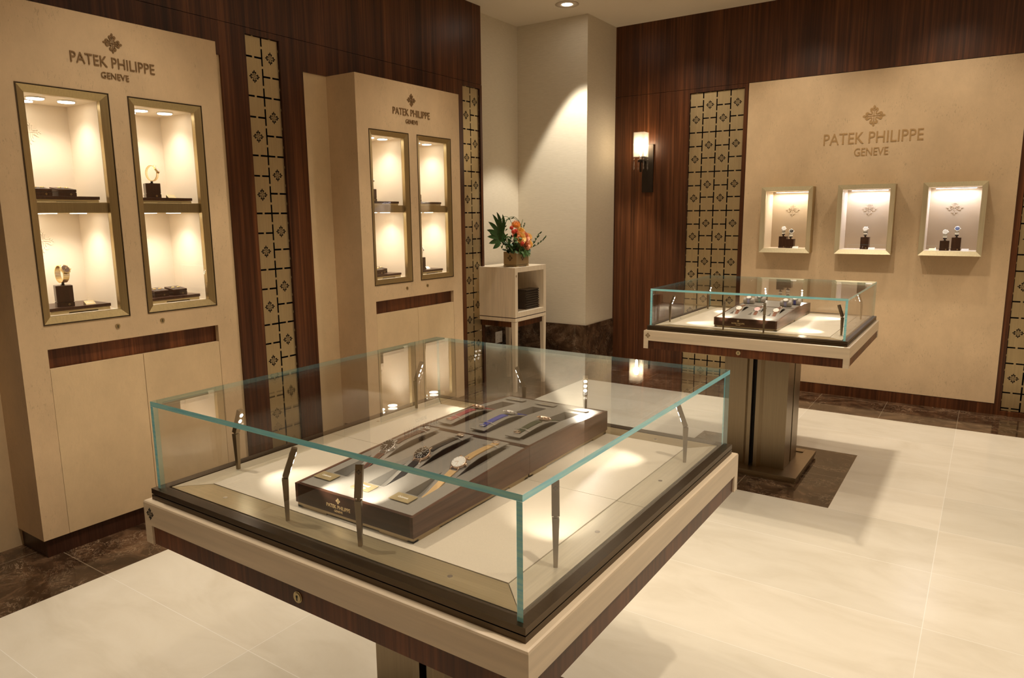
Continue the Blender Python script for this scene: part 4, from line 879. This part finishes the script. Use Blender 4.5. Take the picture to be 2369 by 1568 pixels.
def rose(p, r, m1, label):
    p = Vector(p); g = thing('rose', label, 'flower', tuple(p), 0, 'flowers in the brass planter'); ax = (p-Vector((-3.80, 5.62, 1.36))).normalized(); ax = (ax+Vector((.8, -.55, .1))).normalized(); r *= 1.12
    mb = MB(); c = p-ax*r*.7
    for ring, (rr, hh, n, op) in enumerate(((.14, 1.05, 3, 0), (.26, 1.08, 4, .02), (.38, 1.08, 5, .05), (.52, 1.04, 5, .08), (.68, .98, 6, .14), (.84, .88, 6, .25), (1.0, .72, 7, .38))):
        for k in range(n): petal(mb, c, ax, k*2*PI/n+ring*.7, r*rr, r*hh, 1.25 if ring < 2 else .85, op, 0)
    mb.build('bloom', m1, g, tuple(p), fix=False); mb = MB(); stem(mb, c, 0); mb.build('stem', M_STEM, g, tuple(p))
def pincushion(p, r, m1, ax, label):
    p = Vector(p); g = thing('pincushion_flower', label, 'flower', tuple(p), 0, 'flowers in the brass planter'); mb = MB(); ax = Vector(ax).normalized(); a = ax.orthogonal().normalized(); b2 = ax.cross(a)
    for k in range(110):
        z = 1-1.25*(k+.5)/110; ph = k*2.39996; s_ = math.sqrt(max(0, 1-z*z)); d = (a*math.cos(ph)+b2*math.sin(ph))*s_+ax*z; q = p-ax*r*.3
        mb.tube([q+d*r*.3, q+d*r*.8+ax*r*.05, q+d*r*.95+ax*r*.28], [.0016, .0014, .0020], 5)
    mb.lathe([(0, -r*.35), (r*.5, -r*.2), (r*.62, r*.1), (r*.4, r*.5), (0, r*.62)], tuple(p-ax*r*.3), 12, 0); mb.build('bloom', m1, g, tuple(p)); mb = MB(); stem(mb, p-ax*r*.6, 0); mb.build('stem', M_STEM, g, tuple(p))
def globe(p, r, label):
    p = Vector(p); g = thing('globe_flower', label, 'flower', tuple(p), 0, 'flowers in the brass planter'); mb = MB()
    for k in range(60):
        z = 1-2*(k+.5)/60; ph = k*2.39996; s_ = math.sqrt(1-z*z); d = Vector((math.cos(ph)*s_, math.sin(ph)*s_, z)); mb.tube([p+d*r*.5, p+d*r], [.003, .0008], 5)
    mb.lathe([(0, -r*.75), (r*.6, -r*.45), (r*.75, 0), (r*.6, r*.45), (0, r*.75)], tuple(p), 12); mb.build('bloom', M_RED, g, tuple(p)); mb = MB(); stem(mb, p-Vector((0, 0, r*.5)), 0); mb.build('stem', M_STEM, g, tuple(p))
F = lambda x, y, z: (x, y, z)
rose((-3.70, 5.675, 1.500), .036, M_ROSEY, 'yellow rose at the top of the bouquet, under the orange pincushion'); rose((-3.66, 5.605, 1.448), .036, M_ROSEY, 'open yellow-orange rose at the front left of the bouquet')
rose((-3.66, 5.690, 1.452), .034, M_ROSEP, 'peach rose in the middle of the bouquet'); rose((-3.65, 5.690, 1.385), .036, M_ROSEP, 'peach rose lowest in the bouquet'); rose((-3.68, 5.75, 1.40), .032, M_ROSEP, 'peach rose right of the lowest one')
rose((-3.71, 5.735, 1.482), .030, M_ROSEK, 'coral rose high on the right side of the bouquet'); rose((-3.69, 5.575, 1.475), .030, M_ROSEK, 'coral rose at the left of the cluster, beside the red globes')
rose((-3.67, 5.63, 1.405), .026, M_ROSEK, 'small coral rose below the open yellow-orange rose')
pincushion((-3.74, 5.64, 1.565), .046, M_PIN, (0, 0, 1), 'large orange pincushion flower at the top of the bouquet')
pincushion((-3.71, 5.80, 1.44), .048, M_PIN2, (.5, .6, .1), 'yellow pincushion flower on the right side of the bouquet'); pincushion((-3.68, 5.775, 1.375), .040, M_PIN2, (.6, .5, -.3), 'yellow-orange pincushion flower low on the right of the bouquet')
globe((-3.70, 5.505, 1.54), .021, 'red globe flower, uppermost on the left of the bouquet'); globe((-3.68, 5.505, 1.505), .022, 'red globe flower just below the uppermost one'); globe((-3.70, 5.575, 1.512), .020, 'red globe flower right of the other two, under the orange pincushion'); globe((-3.645, 5.60, 1.397), .021, 'red-orange globe flower low at the front of the bouquet')
def leaf(mb, p, tip, wd, nrm, mi=0, n=8, sag=.0):
    p = Vector(p); tip = Vector(tip); d = tip-p; s_ = d.cross(Vector(nrm)).normalized(); vs = []
    for i in range(n+1):
        t = i/n; w2 = wd*math.sin(PI*min(1, t*.93+.05))**.8*(1 if t < .97 else .1); c = p+d*t+Vector(nrm)*sag*math.sin(PI*t)
        vs += [c-s_*w2, c+Vector(nrm).normalized()*wd*-.12, c+s_*w2]
    mb.add(vs, [q for i in range(n) for q in ((3*i, 3*i+1, 3*i+4, 3*i+3), (3*i+1, 3*i+2, 3*i+5, 3*i+4))], mi, True)
g = thing('monstera_leaf', 'big dark green split leaf fanning out left of the bouquet', 'leaf', (-3.75, 5.42, 1.46)); org = tuple(g.location); mb = MB()
bp = (-3.75, 5.43, 1.45)
for (y, z, wd) in ((5.36, 1.665, .020), (5.27, 1.685, .023), (5.205, 1.665, .023), (5.14, 1.60, .025), (5.115, 1.53, .025), (5.12, 1.47, .022), (5.14, 1.41, .024), (5.20, 1.36, .026)):
    b0 = Vector(bp)+Vector((0, (y-5.43)*.15, (z-1.45)*.15)); leaf(mb, b0, (-3.70, y, z), wd, (1, -.25, .1), sag=.02)
leaf(mb, (-3.75, 5.50, 1.44), (-3.74, 5.22, 1.50), .055, (1, -.2, .1), sag=.01)
mb.tube([VC, (-3.75, 5.54, 1.38), (-3.75, 5.45, 1.45)], .004, 6); mb.build('blade', M_LEAF, g, org, fix=False)
g = thing('foliage', 'mixed green leaves filling the bottom and left of the bouquet', 'foliage', tuple(VC)); org = tuple(VC); mb = MB()
for k in range(190):
    cy = random.uniform(5.44, 5.74); cz = random.uniform(1.33, 1.47) if cy < 5.58 else random.uniform(1.31, 1.37); cx = random.uniform(-3.80, -3.66)
    d = Vector((random.uniform(.1, 1), random.uniform(-.9, .5), random.uniform(-.9, .5))).normalized()*random.uniform(.03, .055); leaf(mb, (cx, cy, cz), Vector((cx, cy, cz))+d, random.uniform(.009, .017), (random.uniform(.5, 1), random.uniform(-.6, .2), random.uniform(.2, .9)), random.choice((0, 1)), 5)
for k in range(26):
    cy = random.uniform(5.58, 5.70); leaf(mb, (-3.66, cy, random.uniform(1.33, 1.37)), (-3.63+random.uniform(-.02, .02), cy+random.uniform(-.02, .03), random.uniform(1.25, 1.30)), .014, (1, -.3, .2), 1, 5)
for yy in (5.56, 5.60, 5.64, 5.68): mb.tube([(VC.x, yy, VC.z-.05), (VC.x+.01, yy, VC.z+.1), (VC.x+.02, yy+.01, 1.43)], .005, 6, 0)
g['kind'] = 'stuff'; o = mb.build('leaves', [M_LEAF, M_LEAF2], g, org, fix=False)
def sprig(pts, nl, ln, label, wd=.008):
    g = thing('leafy_sprig', label, 'sprig', pts[0]); org = pts[0]; mb = MB(); mb.tube(pts, .0014, 5)
    P = [Vector(p) for p in pts]
    for k in range(nl):
        t = (k+1)/nl*(len(P)-1); i = min(int(t), len(P)-2); c = P[i].lerp(P[i+1], t-i); sg = (-1)**k
        leaf(mb, c, c+Vector((random.uniform(-.01, .02), sg*ln*.55+.01, ln*.8 if sg > 0 else ln*.4)), wd, (1, 0, .1), 0, 5)
    mb.build('stem_and_leaves', M_LEAF, g, org, fix=False)
sprig([(-3.74, 5.80, 1.33), (-3.72, 5.90, 1.37), (-3.71, 5.96, 1.43), (-3.70, 5.99, 1.47)], 13, .032, 'leafy sprig on the right of the bouquet, its upper shoot'); sprig([(-3.74, 5.80, 1.32), (-3.70, 5.94, 1.36), (-3.70, 6.05, 1.40), (-3.69, 6.09, 1.43)], 13, .030, 'leafy sprig reaching farthest right from the bouquet')
sprig([(-3.78, 5.78, 1.45), (-3.78, 5.82, 1.53), (-3.77, 5.84, 1.57)], 8, .03, 'short leafy sprig behind the coral rose', .007); sprig([(-3.76, 5.50, 1.50), (-3.76, 5.47, 1.56), (-3.76, 5.52, 1.61), (-3.75, 5.60, 1.625)], 12, .022, 'fine leafy sprig arching over the red globe flowers', .006)
g = thing('grass_loops', 'long green grass blades looping over the top of the bouquet', 'grass blades', (-3.75, 5.45, 1.48)); org = tuple(g.location)
for pts in ([(5.45, 1.47), (5.42, 1.55), (5.43, 1.62), (5.48, 1.645), (5.54, 1.635), (5.60, 1.58)], [(5.46, 1.49), (5.50, 1.59), (5.56, 1.635), (5.64, 1.64), (5.72, 1.60), (5.78, 1.53), (5.80, 1.49)], [(5.47, 1.49), (5.45, 1.56), (5.50, 1.61), (5.62, 1.63), (5.74, 1.58), (5.79, 1.50)], [(5.74, 1.50), (5.76, 1.56), (5.79, 1.615)]):
    sm = []
    for i in range(len(pts)-1):
        p0, p1, p2, p3 = pts[max(i-1, 0)], pts[i], pts[i+1], pts[min(i+2, len(pts)-1)]
        for k in range(6):
            t = k/6; sm.append(tuple(.5*(2*p1[j]+(p2[j]-p0[j])*t+(2*p0[j]-5*p1[j]+4*p2[j]-p3[j])*t*t+(3*p1[j]-p0[j]-3*p2[j]+p3[j])*t**3) for j in (0, 1)))
    pts = sm+[pts[-1]]
    mb = MB(); mb.ribbon([(-3.76, a, b2) for a, b2 in pts], (1, 0, 0), .008, .0012, taper=lambda t: 1-.5*t); mb.tube([(-3.76, a, b2) for a, b2 in pts], .0022, 5); mb.build('blade', M_LEAF2, g, org)
# outlet
g = thing('wall_outlet', 'white double wall outlet on the dark marble base behind the side table legs', 'outlet', (NX+.012, 5.85, .43)); org = tuple(g.location)
mb = MB(); mb.box(NX+.012, NX+.017, 5.79, 5.91, .367, .483); mb.build('cover_plate', M_WHITE, g, org, .001)
for yy in (5.822, 5.878):
    for zz in (.402, .448):
        mb = MB(); mb.box(NX+.017, NX+.0185, yy-.016, yy+.016, zz-.014, zz+.014, 0).box(NX+.0185, NX+.0188, yy-.007, yy-.005, zz-.003, zz+.006, 1).box(NX+.0185, NX+.0188, yy+.005, yy+.007, zz-.003, zz+.006, 1).box(NX+.0185, NX+.0188, yy-.0015, yy+.0015, zz-.010, zz-.007, 1); mb.build('socket', [M_WHITE, M_BLACK], g, org)

# ------------------------------------------------------------------ wall sconce
g = thing('wall_sconce', 'crystal-shaded wall sconce with hanging drops on the right rosewood wall', 'wall lamp', (-2.94, YR, 2.1)); org = tuple(g.location)
M_IRON = mat('dark_iron', (.03, .022, .016), .4, .7)
mb = MB(); mb.box(-2.999, -2.880, YR-.022, YR, 1.872, 2.345); mb.build('backplate', M_IRON, g, org, .002)
sx, sy = -2.966, 6.737; mb = MB(); mb.box(sx-.008, sx+.008, sy-.008, YR-.022, 2.165, 2.185).box(sx-.008, sx+.008, sy-.010, sy+.008, 2.07, 2.185).box(sx-.022, sx+.022, sy-.022, sy+.022, 2.168, 2.186); mb.build('arm', M_IRON, g, org, .001)
mb = MB(); mb.cyl((sx, sy, 2.186), .013, .045, n=20); mb.build('lamp_holder', M_STEEL, g, org)
M_SHADE = bpy.data.materials.new('ribbed_crystal'); M_SHADE.use_nodes = True; nt = M_SHADE.node_tree; nt.nodes.clear()
o_ = nt.nodes.new('ShaderNodeOutputMaterial'); mx = nt.nodes.new('ShaderNodeMixShader'); tp = nt.nodes.new('ShaderNodeBsdfTransparent'); mx2 = nt.nodes.new('ShaderNodeMixShader'); tl_ = nt.nodes.new('ShaderNodeBsdfTranslucent'); gl = nt.nodes.new('ShaderNodeBsdfGlossy')
tl_.inputs[0].default_value = (.95, .92, .86, 1); gl.inputs['Roughness'].default_value = .1
tc = nt.nodes.new('ShaderNodeTexCoord'); mp = nt.nodes.new('ShaderNodeMapping'); mp.inputs['Rotation'].default_value = (0, math.radians(40), math.radians(45)); mp.inputs['Scale'].default_value = (90, 90, 90)
wv = nt.nodes.new('ShaderNodeTexWave'); wv.inputs['Scale'].default_value = .6; wv.inputs['Distortion'].default_value = 0; nt.links.new(tc.outputs['Object'], mp.inputs[0]); nt.links.new(mp.outputs[0], wv.inputs[0])
rp = nt.nodes.new('ShaderNodeMapRange'); rp.inputs[3].default_value = .05; rp.inputs[4].default_value = .36; nt.links.new(wv.outputs['Fac'], rp.inputs[0])
nt.links.new(rp.outputs[0], mx.inputs[0]); nt.links.new(tp.outputs[0], mx.inputs[1]); mx2.inputs[0].default_value = .25; nt.links.new(tl_.outputs[0], mx2.inputs[1]); nt.links.new(gl.outputs[0], mx2.inputs[2]); nt.links.new(mx2.outputs[0], mx.inputs[2]); nt.links.new(mx.outputs[0], o_.inputs[0])
h = .057; z0, z1 = 2.216, 2.452
mb = MB(); t = .006
for a, b2, c, d in cells(sx-h, sx+h, sy-h, sy+h, [(sx-h+t, sx+h-t, sy-h+t, sy+h-t)]): mb.box(a, b2, c, d, z0, z1)
mb.build('crystal_shade', M_SHADE, g, org)
mb = MB(); mb.box(sx-h+.001, sx+h-.001, sy-h+.001, sy+h-.001, z0-.004, z0-.0005); mb.build('shade_base', M_GLASS, g, org)
M_BULB = emit('bulb', (1, .82, .55), 25)
mb = MB(); mb.lathe([(0, 0), (.009, .003), (.013, .02), (.016, .045), (.012, .07), (0, .082)], (sx, sy, 2.231), 16); mb.build('bulb', M_BULB, g, org)
for dx in (-1, 1):
    for dy in (-1, 1):
        cx_, cy_ = sx+dx*(h-.006), sy+dy*(h-.006); mb = MB()
        mb.tube([(cx_, cy_, z0-.004), (cx_, cy_, z0-.014)], .001, 5).lathe([(0, 0), (.008, -.008), (0, -.018)], (cx_, cy_, z0-.012), 8).lathe([(0, 0), (.006, -.004), (.0055, -.055), (.003, -.060), (.007, -.068), (.006, -.082), (0, -.100)], (cx_, cy_, z0-.032), 8); mb.build('crystal_drop', M_CRYS, g, org)
pl = bpy.data.lights.new('bulb_glow', 'POINT'); pl.energy = 3; pl.color = (1, .78, .5); pl.shadow_soft_size = .03; po = bpy.data.objects.new('bulb_glow', pl); COL.objects.link(po); po.location = (sx, sy, 2.34)

# ------------------------------------------------------------------ ceiling downlights
M_TRIM = mat('downlight_trim', (.6, .5, .38), .5)
def downlight(x, y, label, grp=None):
    g = thing('ceiling_downlight', label, 'ceiling light', (x, y, CZ), 0, grp)
    mb = MB(); mb.lathe([(.052, -.001), (.105, -.0005), (.107, -.004), (.055, -.006), (.050, -.002), (.046, .0)], n=32); mb.build('trim_ring', M_TRIM, g)
    mb = MB(); mb.cyl((0, 0, -.004), .045, .003, n=28); mb.build('lamp', M_LED, g)
downlight(-3.33, 5.88, 'round recessed ceiling downlight above the corner niche')
